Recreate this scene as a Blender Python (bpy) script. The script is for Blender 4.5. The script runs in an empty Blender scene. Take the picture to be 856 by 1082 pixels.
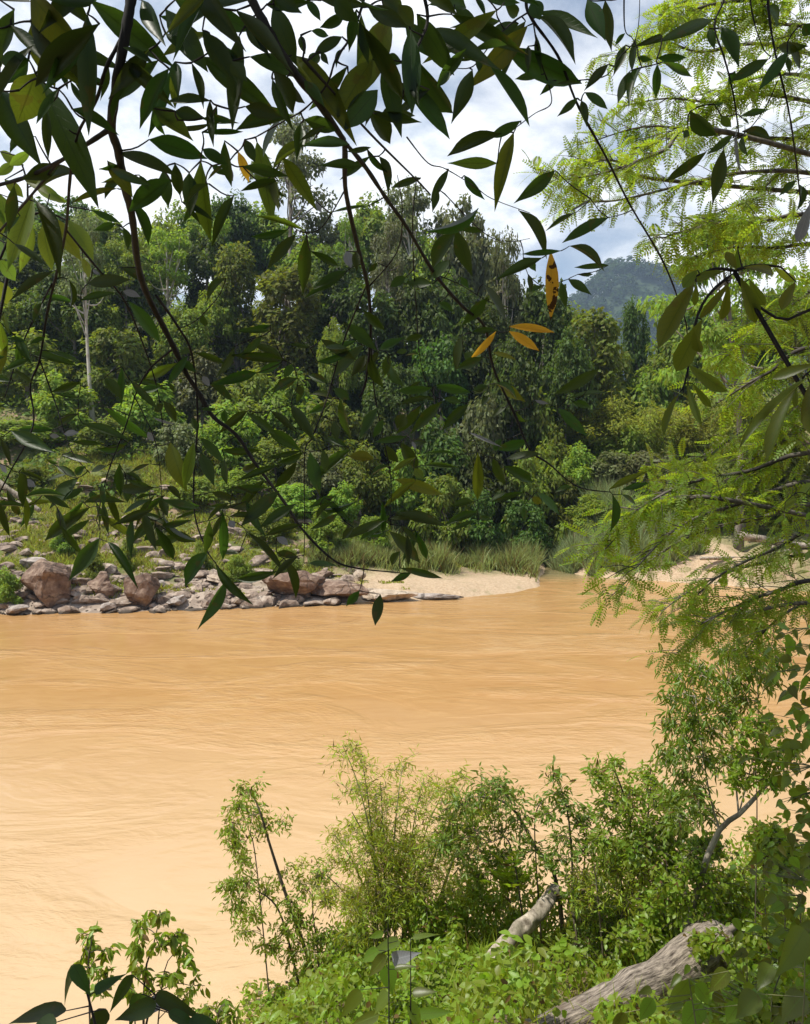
import bpy, math, random
import numpy as np
from mathutils import Vector

rng = np.random.default_rng(7)
random.seed(7)
sc = bpy.context.scene
COL = sc.collection
H = 10.4            # eye height above the river
FPX = 811.0
TH = math.radians(90 - 3.6)
CT, ST = math.cos(TH), math.sin(TH)
CAM = np.array([0.0, 0.0, H])
SUN_AZ, SUN_EL = math.radians(-112), math.radians(64)
SUNV = np.array([math.sin(SUN_AZ) * math.cos(SUN_EL), math.cos(SUN_AZ) * math.cos(SUN_EL), math.sin(SUN_EL)])


def P(px, py, d):
    """World point at distance d (along +Y) seen at a photo pixel."""
    cx, cy = (px - 428) / FPX, -(py - 541) / FPX
    v = np.array([cx, cy * CT + ST, cy * ST - CT])
    return CAM + v * (d / v[1])


# ------------------------------------------------------------------ noise
def vnoise(p, seed=0):
    p = np.asarray(p, float)
    i = np.floor(p).astype(np.int64)
    f = p - i
    f = f * f * (3 - 2 * f)

    def h(ix, iy, iz):
        n = (ix * 374761393 + iy * 668265263 + iz * 2147483647 + seed * 974634377) & 0xFFFFFFFF
        n = ((n ^ (n >> 13)) * 1274126177) & 0xFFFFFFFF
        n = n ^ (n >> 16)
        return (n & 0xFFFF) / 65535.0
    r = 0
    for a in (0, 1):
        for b in (0, 1):
            for c in (0, 1):
                w = (f[:, 0] if a else 1 - f[:, 0]) * (f[:, 1] if b else 1 - f[:, 1]) * (f[:, 2] if c else 1 - f[:, 2])
                r = r + w * h(i[:, 0] + a, i[:, 1] + b, i[:, 2] + c)
    return r * 2 - 1


def fbm(p, oct=4, seed=0):
    p = np.asarray(p, float)
    s, a = 0, 1.0
    for k in range(oct):
        s = s + a * vnoise(p * 2 ** k + 13.7 * k, seed + k)
        a *= 0.5
    return s


def sstep(a, b, x):
    t = np.clip((x - a) / (b - a), 0, 1)
    return t * t * (3 - 2 * t)


def unit(v):
    v = np.asarray(v, float)
    return v / np.maximum(np.linalg.norm(v, axis=-1, keepdims=True), 1e-9)


# ------------------------------------------------------------------ mesh building
class MB:
    def __init__(s):
        s.v, s.f, s.uv, s.n = [], [], [], 0

    def add(s, verts, faces, uv=None):
        verts = np.asarray(verts, float).reshape(-1, 3)
        for f in (faces if isinstance(faces, list) else [faces]):
            s.f.append(np.asarray(f, np.int64) + s.n)
        s.v.append(verts)
        s.uv.append(np.zeros((len(verts), 2)) if uv is None else uv)
        s.n += len(verts)

    def tube(s, pts, rad, sides=6, cap=True, rough=0.0, seed=0, uvs=False):
        pts = np.asarray(pts, float)
        n = len(pts)
        rad = np.broadcast_to(np.asarray(rad, float), (n,)) if np.ndim(rad) == 0 or len(rad) == n else np.interp(np.linspace(0, 1, n), np.linspace(0, 1, len(rad)), rad)
        t = unit(np.gradient(pts, axis=0))
        ref = np.array([0.0, 0, 1]) if abs(t[0][2]) < 0.9 else np.array([1.0, 0, 0])
        a = unit(np.cross(t[0], ref))
        rings = []
        ang = np.arange(sides) / sides * 2 * math.pi
        for i in range(n):
            a = unit(a - t[i] * np.dot(a, t[i]))
            b = np.cross(t[i], a)
            r = rad[i]
            if rough:
                rr = r * (1 + rough * vnoise(np.c_[np.cos(ang) * 1.5, np.sin(ang) * 1.5, np.full(sides, i * 0.45)], seed))
            else:
                rr = np.full(sides, r)
            rings.append(pts[i] + (np.cos(ang) * rr)[:, None] * a + (np.sin(ang) * rr)[:, None] * b)
        v = np.concatenate(rings)
        k = np.arange(sides)
        q = np.concatenate([np.c_[i * sides + k, i * sides + (k + 1) % sides, (i + 1) * sides + (k + 1) % sides, (i + 1) * sides + k] for i in range(n - 1)])
        fs = [q]
        if cap:
            v = np.concatenate([v, pts[:1], pts[-1:]])
            c0, c1, o = n * sides, n * sides + 1, (n - 1) * sides
            fs.append(np.concatenate([np.c_[np.full(sides, c0), (k + 1) % sides, k], np.c_[np.full(sides, c1), o + k, o + (k + 1) % sides]]))
        uv = None
        if uvs:
            sl = np.concatenate([[0], np.cumsum(np.linalg.norm(np.diff(pts, axis=0), axis=1))])
            uv = np.c_[np.repeat(sl, sides), np.tile(np.abs(np.arange(sides) / sides * 2 - 1), n) * 3.0 * float(np.mean(rad))]
            if cap:
                uv = np.concatenate([uv, [[sl[0] - 0.2, 0.3], [sl[-1] + 0.2, 0.3]]])
        s.add(v, fs, uv)

    def mesh(s, name, mat, smooth=True):
        me = bpy.data.meshes.new(name)
        v = np.concatenate(s.v)
        me.vertices.add(len(v))
        me.vertices.foreach_set('co', v.astype(np.float32).ravel())
        tot = sum(f.size for f in s.f)
        cnt = sum(len(f) for f in s.f)
        li = np.concatenate([f.ravel() for f in s.f])
        ln = np.concatenate([np.full(len(f), f.shape[1]) for f in s.f])
        ls = np.concatenate([[0], np.cumsum(ln)[:-1]])
        me.loops.add(tot)
        me.loops.foreach_set('vertex_index', li.astype(np.int32))
        me.polygons.add(cnt)
        me.polygons.foreach_set('loop_start', ls.astype(np.int32))
        me.polygons.foreach_set('loop_total', ln.astype(np.int32))
        me.polygons.foreach_set('use_smooth', np.full(cnt, smooth))
        uv = np.concatenate(s.uv)
        if np.any(uv):
            l = me.uv_layers.new(name='UVMap')
            l.data.foreach_set('uv', uv[li].astype(np.float32).ravel())
        me.update(calc_edges=True)
        me.validate()
        if mat:
            me.materials.append(mat)
        return me


def link(name, data, parent=None, loc=None):
    o = bpy.data.objects.new(name, data)
    COL.objects.link(o)
    if parent is not None:
        o.parent = parent
    if loc is not None:
        o.location = [float(x) for x in loc]
    return o


def tag(o, label=None, cat=None, group=None, kind=None):
    for k, x in (('label', label), ('category', cat), ('group', group), ('kind', kind)):
        if x:
            o[k] = x
    return o


def thing(name, loc, label, cat, group=None):
    return tag(link(name, None, loc=loc), label, cat, group)


def part(name, mb, mat, root, label=None, smooth=True):
    """A part given in world coordinates, parented to a thing that is only translated."""
    base = np.zeros(3)
    r = root
    while r is not None:
        base += np.array(r.location)
        r = r.parent
    me = mb.mesh(name, mat, smooth)
    n = len(me.vertices)
    co = np.empty(n * 3, np.float32)
    me.vertices.foreach_get('co', co)
    me.vertices.foreach_set('co', (co.reshape(-1, 3) - base).astype(np.float32).ravel())
    me.update()
    o = link(name, me, root)
    if label:
        o['label'] = label
    return o


# leaf templates: u along, v across, w along the normal
def leaf_tpl(stations, prof, droop=0.12, fold=0.10):
    vs, uv = [], []
    n = len(stations)
    for u, w in zip(stations, prof):
        for k in (-1, 0, 1):
            vs.append((u, 0.5 * w * k, -droop * u * u + fold * abs(k) * w * 0.5))
            uv.append((u, 0.5 + 0.5 * k * 0.999))
    q = []
    for i in range(n - 1):
        for k in (0, 1):
            a = i * 3 + k
            q.append((a, a + 1, a + 4, a + 3))
    return np.array(vs), np.array(q), np.array(uv) + 1e-4


ST_ = np.linspace(0, 1, 10)
LANCE = leaf_tpl(ST_, [0.03, 0.40, 0.74, 0.93, 1.0, 0.98, 0.87, 0.66, 0.30, 0.01])
LANCE_STIFF = leaf_tpl(ST_, [0.03, 0.38, 0.72, 0.93, 1.0, 0.90, 0.72, 0.46, 0.19, 0.01], droop=-0.06, fold=0.2)
LANCE_CURL = leaf_tpl(ST_, [0.03, 0.36, 0.70, 0.92, 1.0, 0.98, 0.90, 0.68, 0.30, 0.01], droop=0.26, fold=0.34)
OBOV = leaf_tpl(np.linspace(0, 1, 12), [0.03, 0.2, 0.42, 0.55, 0.73, 0.80, 0.96, 0.94, 1.0, 0.84, 0.56, 0.02], droop=0.2, fold=0.16)
HEART = leaf_tpl([0, 0.06, 0.16, 0.32, 0.5, 0.68, 0.84, 1.0], [0.2, 0.75, 0.98, 1.0, 0.82, 0.52, 0.22, 0.01], droop=0.15, fold=0.14)
MID = leaf_tpl([0, 0.22, 0.5, 0.78, 1.0], [0.03, 0.75, 1.0, 0.6, 0.02], droop=0.18, fold=0.18)
KITE = (np.array([(0, 0, 0), (0.42, 0.5, 0.06), (1, 0, -0.12), (0.42, -0.5, 0.06)], float), np.array([(0, 1, 2, 3)]), None)
BLADE = (np.array([(0, -0.5, 0), (0, 0.5, 0), (0.55, 0.42, 0.03), (0.55, -0.42, 0.03), (1, 0, -0.12)], float),
         [np.array([(0, 1, 2, 3)]), np.array([(3, 2, 4)])], None)


def frond_tpl(pairs=11, lw=0.034, ll=0.17):
    vs, q = [], []
    for i in range(pairs):
        u = 0.14 + 0.8 * i / (pairs - 1)
        l = ll * (1 - 0.55 * abs(2 * (i / (pairs - 1)) - 0.9))
        for s in (-1, 1):
            d = np.array([0.45, s * 1.0, -0.12]) / 1.1
            c = np.array([u, 0, -0.25 * u * u])
            n_ = np.array([d[1] * s, -d[0] * s, 0]) * 0.5
            b = len(vs)
            wv = np.array([lw, 0, 0.0])
            vs += [c, c + d * l * 0.45 + wv, c + d * l, c + d * l * 0.45 - wv]
            q.append((b, b + 1, b + 2, b + 3))
    b = len(vs)
    for i in range(4):
        u = i / 3
        vs += [np.array([u, -0.008 * (1.2 - u), -0.25 * u * u]), np.array([u, 0.008 * (1.2 - u), -0.25 * u * u])]
    for i in range(3):
        q.append((b + 2 * i, b + 2 * i + 1, b + 2 * i + 3, b + 2 * i + 2))
    return np.array(vs, float), np.array(q), None


FROND_WIDE = frond_tpl(7, 0.075, 0.27)
FROND = frond_tpl(9, 0.045, 0.2)
FROND_COARSE = frond_tpl(8)


def scatter(mb, tpl, p, t, n, L, W):
    """Copies of a leaf template: base p, direction t, normal n, length L, width W (arrays)."""
    tv, tf, tuv = tpl
    p = np.asarray(p, float).reshape(-1, 3)
    m = len(p)
    if m == 0:
        return
    t = unit(np.broadcast_to(t, (m, 3)))
    n = np.broadcast_to(np.asarray(n, float), (m, 3))
    b = unit(np.cross(n, t) + 1e-7)
    n = np.cross(t, b)
    L = np.broadcast_to(L, (m,))[:, None, None]
    W = np.broadcast_to(W, (m,))[:, None, None]
    v = p[:, None, :] + t[:, None, :] * tv[None, :, 0:1] * L + b[:, None, :] * tv[None, :, 1:2] * W + n[:, None, :] * tv[None, :, 2:3] * L
    k = len(tv)
    fs = []
    for f in (tf if isinstance(tf, list) else [tf]):
        fs.append((f[None, :, :] + (np.arange(m) * k)[:, None, None]).reshape(-1, f.shape[1]))
    mb.add(v.reshape(-1, 3), fs, None if tuv is None else np.tile(tuv, (m, 1)))


def rdir(n):
    return unit(rng.normal(size=(n, 3)))


# ------------------------------------------------------------------ materials
def newmat(name):
    m = bpy.data.materials.new(name)
    m.use_nodes = True
    nt = m.node_tree
    nt.nodes.clear()
    return m, nt, nt.nodes.new('ShaderNodeOutputMaterial')


def N(nt, typ, **kw):
    n = nt.nodes.new(typ)
    for k, v in kw.items():
        if k.startswith('i_'):
            n.inputs[k[2:]].default_value = v
        else:
            setattr(n, k, v)
    return n


def ramp(nt, fac, stops):
    r = nt.nodes.new('ShaderNodeValToRGB')
    e = r.color_ramp.elements
    while len(e) < len(stops):
        e.new(0.5)
    for el, (p, c) in zip(e, stops):
        el.position = p
        el.color = (*c, 1) if len(c) == 3 else c
    nt.links.new(fac, r.inputs[0])
    return r.outputs[0]


def mathn(nt, op, a, b=None, c=None):
    n = nt.nodes.new('ShaderNodeMath')
    n.operation = op
    for i, x in enumerate((a, b, c)):
        if x is None:
            continue
        if isinstance(x, (int, float)):
            n.inputs[i].default_value = x
        else:
            nt.links.new(x, n.inputs[i])
    return n.outputs[0]


def mixc(nt, fac, a, b, blend='MIX'):
    n = nt.nodes.new('ShaderNodeMix')
    n.data_type = 'RGBA'
    n.blend_type = blend
    for s, x in ((0, fac), (6, a), (7, b)):
        if isinstance(x, (int, float)):
            n.inputs[s].default_value = x
        elif isinstance(x, tuple):
            n.inputs[s].default_value = (*x, 1)
        else:
            nt.links.new(x, n.inputs[s])
    return n.outputs[2]


def leafmat(name, col, tcol, tfac=0.4, rough=0.5, spec=0.4, hv=0.035, vv=0.5, objvar=0.0, veins=False, dead=0.0, blotch=None):
    m, nt, out = newmat(name)
    geo = N(nt, 'ShaderNodeNewGeometry')
    isl = geo.outputs['Random Per Island']
    oi = N(nt, 'ShaderNodeObjectInfo')

    def vary(c):
        hsv = N(nt, 'ShaderNodeHueSaturation')
        hsv.inputs['Color'].default_value = (*c, 1)
        h = mathn(nt, 'MULTIPLY_ADD', isl, 2 * hv, 0.5 - hv)
        v = mathn(nt, 'MULTIPLY_ADD', isl, vv, 1 - vv / 2)
        if objvar:
            h = mathn(nt, 'ADD', h, mathn(nt, 'MULTIPLY_ADD', oi.outputs['Random'], 0.06 * objvar, -0.03 * objvar))
            v = mathn(nt, 'MULTIPLY', v, mathn(nt, 'MULTIPLY_ADD', oi.outputs['Random'], 0.9 * objvar, 1 - 0.45 * objvar))
        nt.links.new(h, hsv.inputs['Hue'])
        nt.links.new(v, hsv.inputs['Value'])
        c2 = hsv.outputs[0]
        if dead:
            k = mathn(nt, 'LESS_THAN', mathn(nt, 'FRACT', mathn(nt, 'MULTIPLY', isl, 37.7)), dead)
            c2 = mixc(nt, k, c2, (0.16, 0.10, 0.03))
        return c2
    c, t = vary(col), vary(tcol)
    bs = N(nt, 'ShaderNodeBsdfPrincipled')
    bs.inputs['Roughness'].default_value = rough
    bs.inputs['Specular IOR Level'].default_value = spec
    if veins:
        uv = N(nt, 'ShaderNodeUVMap')
        sp = N(nt, 'ShaderNodeSeparateXYZ')
        nt.links.new(uv.outputs[0], sp.inputs[0])
        av = mathn(nt, 'ABSOLUTE', mathn(nt, 'SUBTRACT', sp.outputs[1], 0.5))
        mid = mathn(nt, 'LESS_THAN', av, 0.025)
        w = mathn(nt, 'FRACT', mathn(nt, 'SUBTRACT', mathn(nt, 'MULTIPLY', sp.outputs[0], 11.0), mathn(nt, 'MULTIPLY', av, 3.6)))
        lat = mathn(nt, 'MULTIPLY', mathn(nt, 'LESS_THAN', w, 0.13), 0.45)
        vm = mathn(nt, 'MAXIMUM', mathn(nt, 'MULTIPLY', mid, 0.8), lat)
        c = mixc(nt, vm, c, tuple(min(1, x * 1.9) for x in col))
        t = mixc(nt, vm, t, tuple(x * 0.42 for x in tcol))
        nz = N(nt, 'ShaderNodeTexNoise', i_Scale=26.0, i_Detail=3.0)
        tc = N(nt, 'ShaderNodeTexCoord')
        nt.links.new(tc.outputs['Object'], nz.inputs['Vector'])
        sp2 = mathn(nt, 'GREATER_THAN', nz.outputs[0], 0.66)
        t = mixc(nt, mathn(nt, 'MULTIPLY', sp2, 0.45), t, (0.16, 0.10, 0.015))
        bp = N(nt, 'ShaderNodeBump', i_Strength=0.35, i_Distance=0.002)
        nt.links.new(vm, bp.inputs['Height'])
        nt.links.new(bp.outputs[0], bs.inputs['Normal'])
    if blotch:
        tc = N(nt, 'ShaderNodeTexCoord')
        nz = N(nt, 'ShaderNodeTexNoise', i_Scale=blotch, i_Detail=4.0)
        nt.links.new(tc.outputs['Object'], nz.inputs['Vector'])
        k = mathn(nt, 'GREATER_THAN', nz.outputs[0], 0.56)
        c = mixc(nt, k, c, (0.05, 0.025, 0.008))
        t = mixc(nt, k, t, (0.06, 0.025, 0.006))
    nt.links.new(c, bs.inputs['Base Color'])
    tr = N(nt, 'ShaderNodeBsdfTranslucent')
    nt.links.new(t, tr.inputs[0])
    mx = N(nt, 'ShaderNodeMixShader', i_Fac=tfac)
    nt.links.new(bs.outputs[0], mx.inputs[1])
    nt.links.new(tr.outputs[0], mx.inputs[2])
    nt.links.new(mx.outputs[0], out.inputs[0])
    return m


def barkmat(name, c0, c1, scale=8.0, stretch=6.0, bump=0.5, moss=None, dist=0.03, uv=False):
    m, nt, out = newmat(name)
    tc = N(nt, 'ShaderNodeTexCoord')
    mp = N(nt, 'ShaderNodeMapping')
    mp.inputs['Scale'].default_value = (scale / stretch, scale, scale) if uv else (scale, scale, scale / stretch)
    nt.links.new(tc.outputs['UV' if uv else 'Object'], mp.inputs[0])
    nz = N(nt, 'ShaderNodeTexNoise', i_Scale=1.0, i_Detail=8.0, i_Roughness=0.65)
    nt.links.new(mp.outputs[0], nz.inputs['Vector'])
    c = ramp(nt, nz.outputs[0], [(0.36, c0), (0.64, c1)])
    n2 = N(nt, 'ShaderNodeTexNoise', i_Scale=1.7, i_Detail=4.0)
    nt.links.new(tc.outputs['Object'], n2.inputs['Vector'])
    c = mixc(nt, ramp(nt, n2.outputs[0], [(0.5, (0, 0, 0)), (0.62, (1, 1, 1))]), c, moss or tuple(x * 0.6 for x in c0))
    bs = N(nt, 'ShaderNodeBsdfPrincipled', i_Roughness=0.85)
    nt.links.new(c, bs.inputs['Base Color'])
    bp = N(nt, 'ShaderNodeBump', i_Strength=bump, i_Distance=dist)
    nt.links.new(nz.outputs[0], bp.inputs['Height'])
    nt.links.new(bp.outputs[0], bs.inputs['Normal'])
    nt.links.new(bs.outputs[0], out.inputs[0])
    return m


def rockmat(name, c0, c1, c2, seed):
    m, nt, out = newmat(name)
    tc = N(nt, 'ShaderNodeTexCoord')
    mp = N(nt, 'ShaderNodeMapping')
    mp.inputs['Location'].default_value = (seed * 3.1, seed, seed * 2.3)
    nt.links.new(tc.outputs['Object'], mp.inputs[0])
    nz = N(nt, 'ShaderNodeTexNoise', i_Scale=1.3, i_Detail=9.0, i_Roughness=0.68)
    nt.links.new(mp.outputs[0], nz.inputs['Vector'])
    c = ramp(nt, nz.outputs[0], [(0.32, c0), (0.5, c1), (0.7, c2)])
    vo = N(nt, 'ShaderNodeTexVoronoi', feature='DISTANCE_TO_EDGE', i_Scale=0.55)
    wz = mixc(nt, 1.2, mp.outputs[0], nz.outputs['Color'], 'ADD')
    nt.links.new(wz, vo.inputs['Vector'])
    cr = ramp(nt, vo.outputs[0], [(0.0, (0.35, 0.35, 0.35)), (0.02, (1, 1, 1))])
    c = mixc(nt, cr, tuple(x * 0.35 for x in c0), c)
    geo = N(nt, 'ShaderNodeNewGeometry')
    sz = N(nt, 'ShaderNodeSeparateXYZ')
    nt.links.new(geo.outputs['Position'], sz.inputs[0])
    wet = ramp(nt, mathn(nt, 'MULTIPLY_ADD', nz.outputs[0], 0.5, sz.outputs[2]), [(0.36, (1, 1, 1)), (0.52, (0, 0, 0))])
    c = mixc(nt, wet, c, (0.06, 0.045, 0.03))
    bs = N(nt, 'ShaderNodeBsdfPrincipled', i_Roughness=0.85)
    nt.links.new(c, bs.inputs['Base Color'])
    hh = mathn(nt, 'ADD', nz.outputs[0], mathn(nt, 'MULTIPLY', cr, 0.3))
    bp = N(nt, 'ShaderNodeBump', i_Strength=0.9, i_Distance=0.25)
    nt.links.new(hh, bp.inputs['Height'])
    nt.links.new(bp.outputs[0], bs.inputs['Normal'])
    nt.links.new(bs.outputs[0], out.inputs[0])
    return m


M = {}
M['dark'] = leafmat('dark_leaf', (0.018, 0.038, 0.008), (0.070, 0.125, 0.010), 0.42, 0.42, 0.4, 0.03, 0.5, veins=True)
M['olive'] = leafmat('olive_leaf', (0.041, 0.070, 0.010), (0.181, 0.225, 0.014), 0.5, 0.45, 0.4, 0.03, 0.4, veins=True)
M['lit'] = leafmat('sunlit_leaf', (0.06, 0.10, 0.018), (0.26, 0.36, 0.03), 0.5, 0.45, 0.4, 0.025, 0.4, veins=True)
M['withered'] = leafmat('withered_leaf', (0.30, 0.17, 0.02), (0.75, 0.42, 0.03), 0.5, 0.55, 0.3, 0.01, 0.2, veins=True)
M['spotted'] = leafmat('spotted_withered_leaf', (0.30, 0.17, 0.02), (0.72, 0.40, 0.03), 0.5, 0.55, 0.3, 0.01, 0.1, veins=True, blotch=22.0)
M['pale'] = leafmat('pale_glint_and_dead_leaf', (0.24, 0.25, 0.26), (0.2, 0.21, 0.21), 0.4, 0.6, 0.3, 0.01, 0.3, veins=True)  # sky glint of silvery leaves painted as grey; dead ribbed leaf uses it too
M['twig'] = barkmat('twig_bark', (0.010, 0.008, 0.006), (0.030, 0.023, 0.017), 60, 3, 0.3, dist=0.002)
M['canopy'] = leafmat('shading_canopy_leaf', (0.03, 0.055, 0.012), (0.05, 0.08, 0.01), 0.3, 0.5)
M['feather'] = leafmat('feathery_leaf', (0.107, 0.177, 0.017), (0.414, 0.532, 0.028), 0.5, 0.5, 0.35, 0.025, 0.6)
M['feather_bark'] = barkmat('feathery_bark', (0.06, 0.05, 0.04), (0.16, 0.14, 0.11), 25, 3, 0.4, dist=0.005)
FOREST = {
    'deep': leafmat('deep_green_foliage', (0.065, 0.104, 0.017), (0.140, 0.215, 0.016), 0.34, 0.6, 0.25, 0.02, 0.6, 0.9),
    'mid': leafmat('mid_green_foliage', (0.132, 0.175, 0.023), (0.300, 0.376, 0.025), 0.38, 0.6, 0.25, 0.025, 0.6, 0.8),
    'fresh': leafmat('fresh_green_foliage', (0.157, 0.220, 0.029), (0.393, 0.492, 0.033), 0.4, 0.6, 0.25, 0.02, 0.6, 0.6),
    'grey': leafmat('grey_green_foliage', (0.124, 0.142, 0.049), (0.226, 0.252, 0.065), 0.36, 0.55, 0.35, 0.02, 0.6, 0.6),
    'bamboo': leafmat('bamboo_foliage', (0.212, 0.250, 0.035), (0.517, 0.548, 0.039), 0.42, 0.6, 0.25, 0.02, 0.6, 0.5),
}
M['floor'] = leafmat('undergrowth_leaf', (0.100, 0.148, 0.022), (0.243, 0.315, 0.025), 0.38, 0.6, 0.2, 0.03, 0.8)
M['far'] = leafmat('far_forest_leaf', (0.031, 0.055, 0.013), (0.066, 0.097, 0.014), 0.3, 0.6, 0.08, 0.03, 0.8)
M['grass'] = leafmat('bank_grass', (0.276, 0.301, 0.042), (0.509, 0.522, 0.060), 0.4, 0.55, 0.3, 0.035, 0.6, dead=0.1)
M['reed'] = leafmat('reed_blade', (0.250, 0.297, 0.098), (0.421, 0.468, 0.109), 0.4, 0.5, 0.4, 0.03, 0.6, dead=0.22)
M['reed_grey'] = leafmat('grey_reed_blade', (0.267, 0.332, 0.146), (0.394, 0.446, 0.144), 0.4, 0.5, 0.4, 0.02, 0.6, dead=0.1)
M['bam_near'] = leafmat('near_bamboo_leaf', (0.242, 0.310, 0.025), (0.585, 0.620, 0.026), 0.45, 0.45, 0.45, 0.025, 0.7, dead=0.05)
M['shrub'] = leafmat('shrub_leaf', (0.176, 0.248, 0.024), (0.430, 0.546, 0.022), 0.42, 0.42, 0.5, 0.025, 0.6, dead=0.03)
M['shrub_dark'] = leafmat('dark_shrub_leaf', (0.130, 0.190, 0.022), (0.328, 0.449, 0.019), 0.4, 0.4, 0.5, 0.025, 0.6, dead=0.02)
M['cover'] = leafmat('ground_cover_leaf', (0.176, 0.249, 0.022), (0.421, 0.564, 0.022), 0.45, 0.45, 0.45, 0.025, 0.6, dead=0.03)
M['broad'] = leafmat('broad_leaf', (0.083, 0.130, 0.014), (0.255, 0.352, 0.019), 0.42, 0.38, 0.5, 0.035, 0.95, veins=True)
M['bark'] = barkmat('forest_bark', (0.12, 0.10, 0.08), (0.30, 0.27, 0.23), 1.6, 5, 0.4)
M['pale_bark'] = barkmat('pale_bark', (0.36, 0.33, 0.28), (0.58, 0.55, 0.48), 1.6, 5, 0.3, moss=(0.30, 0.26, 0.2))
M['stem'] = barkmat('shrub_stem', (0.05, 0.04, 0.025), (0.15, 0.12, 0.08), 14, 4, 0.3, dist=0.01)
M['stem_pale'] = barkmat('pale_stem', (0.20, 0.17, 0.13), (0.40, 0.36, 0.29), 10, 4, 0.4, dist=0.01)
M['culm'] = barkmat('bamboo_culm', (0.12, 0.13, 0.05), (0.26, 0.25, 0.10), 10, 6, 0.2, dist=0.005)
M['log'] = barkmat('weathered_log', (0.045, 0.032, 0.022), (0.42, 0.35, 0.28), 26, 6, 1.0, moss=(0.15, 0.11, 0.08), dist=0.05, uv=True)
M['log_white'] = barkmat('bleached_log', (0.12, 0.095, 0.065), (0.50, 0.43, 0.34), 9, 4, 0.9, moss=(0.13, 0.115, 0.07), dist=0.03)
M['rock_red'] = rockmat('red_brown_rock', (0.075, 0.045, 0.032), (0.185, 0.118, 0.082), (0.36, 0.27, 0.20), 1)
M['rock_grey'] = rockmat('grey_rock', (0.16, 0.13, 0.11), (0.34, 0.29, 0.25), (0.52, 0.47, 0.42), 4)
M['rock_tan'] = rockmat('tan_rock', (0.22, 0.16, 0.11), (0.42, 0.33, 0.24), (0.60, 0.50, 0.39), 7)

M['rubble'] = rockmat('rubble_rock', (0.07, 0.05, 0.038), (0.27, 0.20, 0.15), (0.50, 0.42, 0.34), 9)

# ------------------------------------------------------------------ terrain
SX = np.array([-400, -60, -28, -18, -9, 0, 4, 9, 11.4, 12.4, 14, 17, 19, 25, 33, 45, 120, 400], float)
SY = np.array([30, 50, 52.5, 53.5, 55.5, 57.5, 59, 61.5, 64, 70, 72, 70.5, 69, 66.5, 62, 56, 40, 20], float)
NY = np.array([-400, -60, 0, 3, 6, 8, 10, 13, 15.2, 17, 20, 26], float)
NZ = np.array([30, 20, 8.8, 7.3, 5.4, 4.5, 3.55, 2.2, 0.15, -1.0, -1.6, -1.8], float)


def terrain(x, y, noise=True):
    x, y = np.asarray(x, float), np.asarray(y, float)
    # near bank
    zn = np.interp(y, NY, NZ) + 0.10 * np.clip(x - 2.4, 0, 12) - 0.35 * sstep(0.3, 2.0, x) * sstep(6, 9, y) - 0.8 * np.clip(-1.2 - x, 0, 8)
    zn = zn - 1.05 * (1 - sstep(-0.6, 1.3, x)) * sstep(5, 8, y) * (1 - sstep(12.8, 14.4, y))
    zn = np.where(y > 26, -3.0, zn)
    # far bank
    d = y - np.interp(x, SX, SY)
    R = np.interp(x, [-200, -60, 0, 12, 22, 40, 90, 200], [40, 32, 28, 15, 12, 13, 24, 34])
    lip = np.interp(x, [-30, -6, 0, 11, 16, 22, 30], [1.0, 0.8, 0.75, 0.25, 0.7, 1.6, 2.2])
    zf = lip * sstep(0, 2.6, d) + 0.10 * np.clip(d - 2, 0, 20) * np.interp(x, [-9, 1, 12, 20], [2.3, 0.35, 0.35, 1.0]) + R * sstep(6, 90, d) + 4.5 * np.exp(-((x - 21) / 5.5) ** 2) * sstep(71, 86, y)
    zf = np.where(d < 0, np.maximum(-1.8, d * 0.4), zf)
    # creek
    xc = 14.0 + 0.02 * (y - 70) + 1.2 * np.sin((y - 64) * 0.09)
    cr = np.exp(-((x - xc) / np.interp(y, [60, 78, 140], [2.2, 1.5, 6.0])) ** 2) * sstep(68, 75, y) * (1 - sstep(150, 260, y))
    zf = zf - cr * np.where(y < 84, zf + 0.7, 0.5 * zf)
    # hills far away
    r = sstep(150, 420, y)
    far = 28 + 30 * sstep(260, 900, y) + 18 * np.sin(x * 0.006 + 1.3) * np.cos(y * 0.004)
    mt = 254 * np.exp(-(((x - 425) / 170) ** 2) - ((y - 1500) / 260) ** 2) + 175 * np.exp(-(((x - 700) / 240) ** 2) - ((y - 1550) / 260) ** 2) + 120 * np.exp(-(((x - 190) / 170) ** 2) - ((y - 1580) / 230) ** 2)
    zf = zf * (1 - r) + far * r + mt * sstep(700, 1200, y)
    z = np.where(y < 30, zn, zf)
    if noise:
        p = np.c_[x.ravel(), y.ravel(), np.zeros(x.size)]
        near = ((y > 30) & (y < 130)) | (y < 22)
        k = np.where(near, 1, 0) * sstep(-0.4, 0.6, z)
        n1 = fbm(p * 0.45, 4, 3).reshape(x.shape)
        n2 = fbm(p * 0.02, 4, 9).reshape(x.shape)
        amp = np.where(y < 30, 0.16, np.interp(x, [-8, 0, 14, 22], [0.42, 0.13, 0.13, 0.45]))
        z = z + n1 * amp * k + n2 * np.where(y > 1000, 34, 16) * sstep(160, 600, y)
    return z


def tz(x, y):
    return float(terrain(np.array([x]), np.array([y]))[0])


def grow_axis(a, b, step, lo, hi, g=1.16):
    core = list(np.arange(a, b, step))
    up, s, v = [], step, b
    while v < hi:
        up.append(v)
        s *= g
        v += s
    up.append(hi)
    dn, s, v = [], step, a
    while v > lo:
        s *= g
        v -= s
        dn.append(max(v, lo))
    return np.array(dn[::-1] + core + up)


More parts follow.
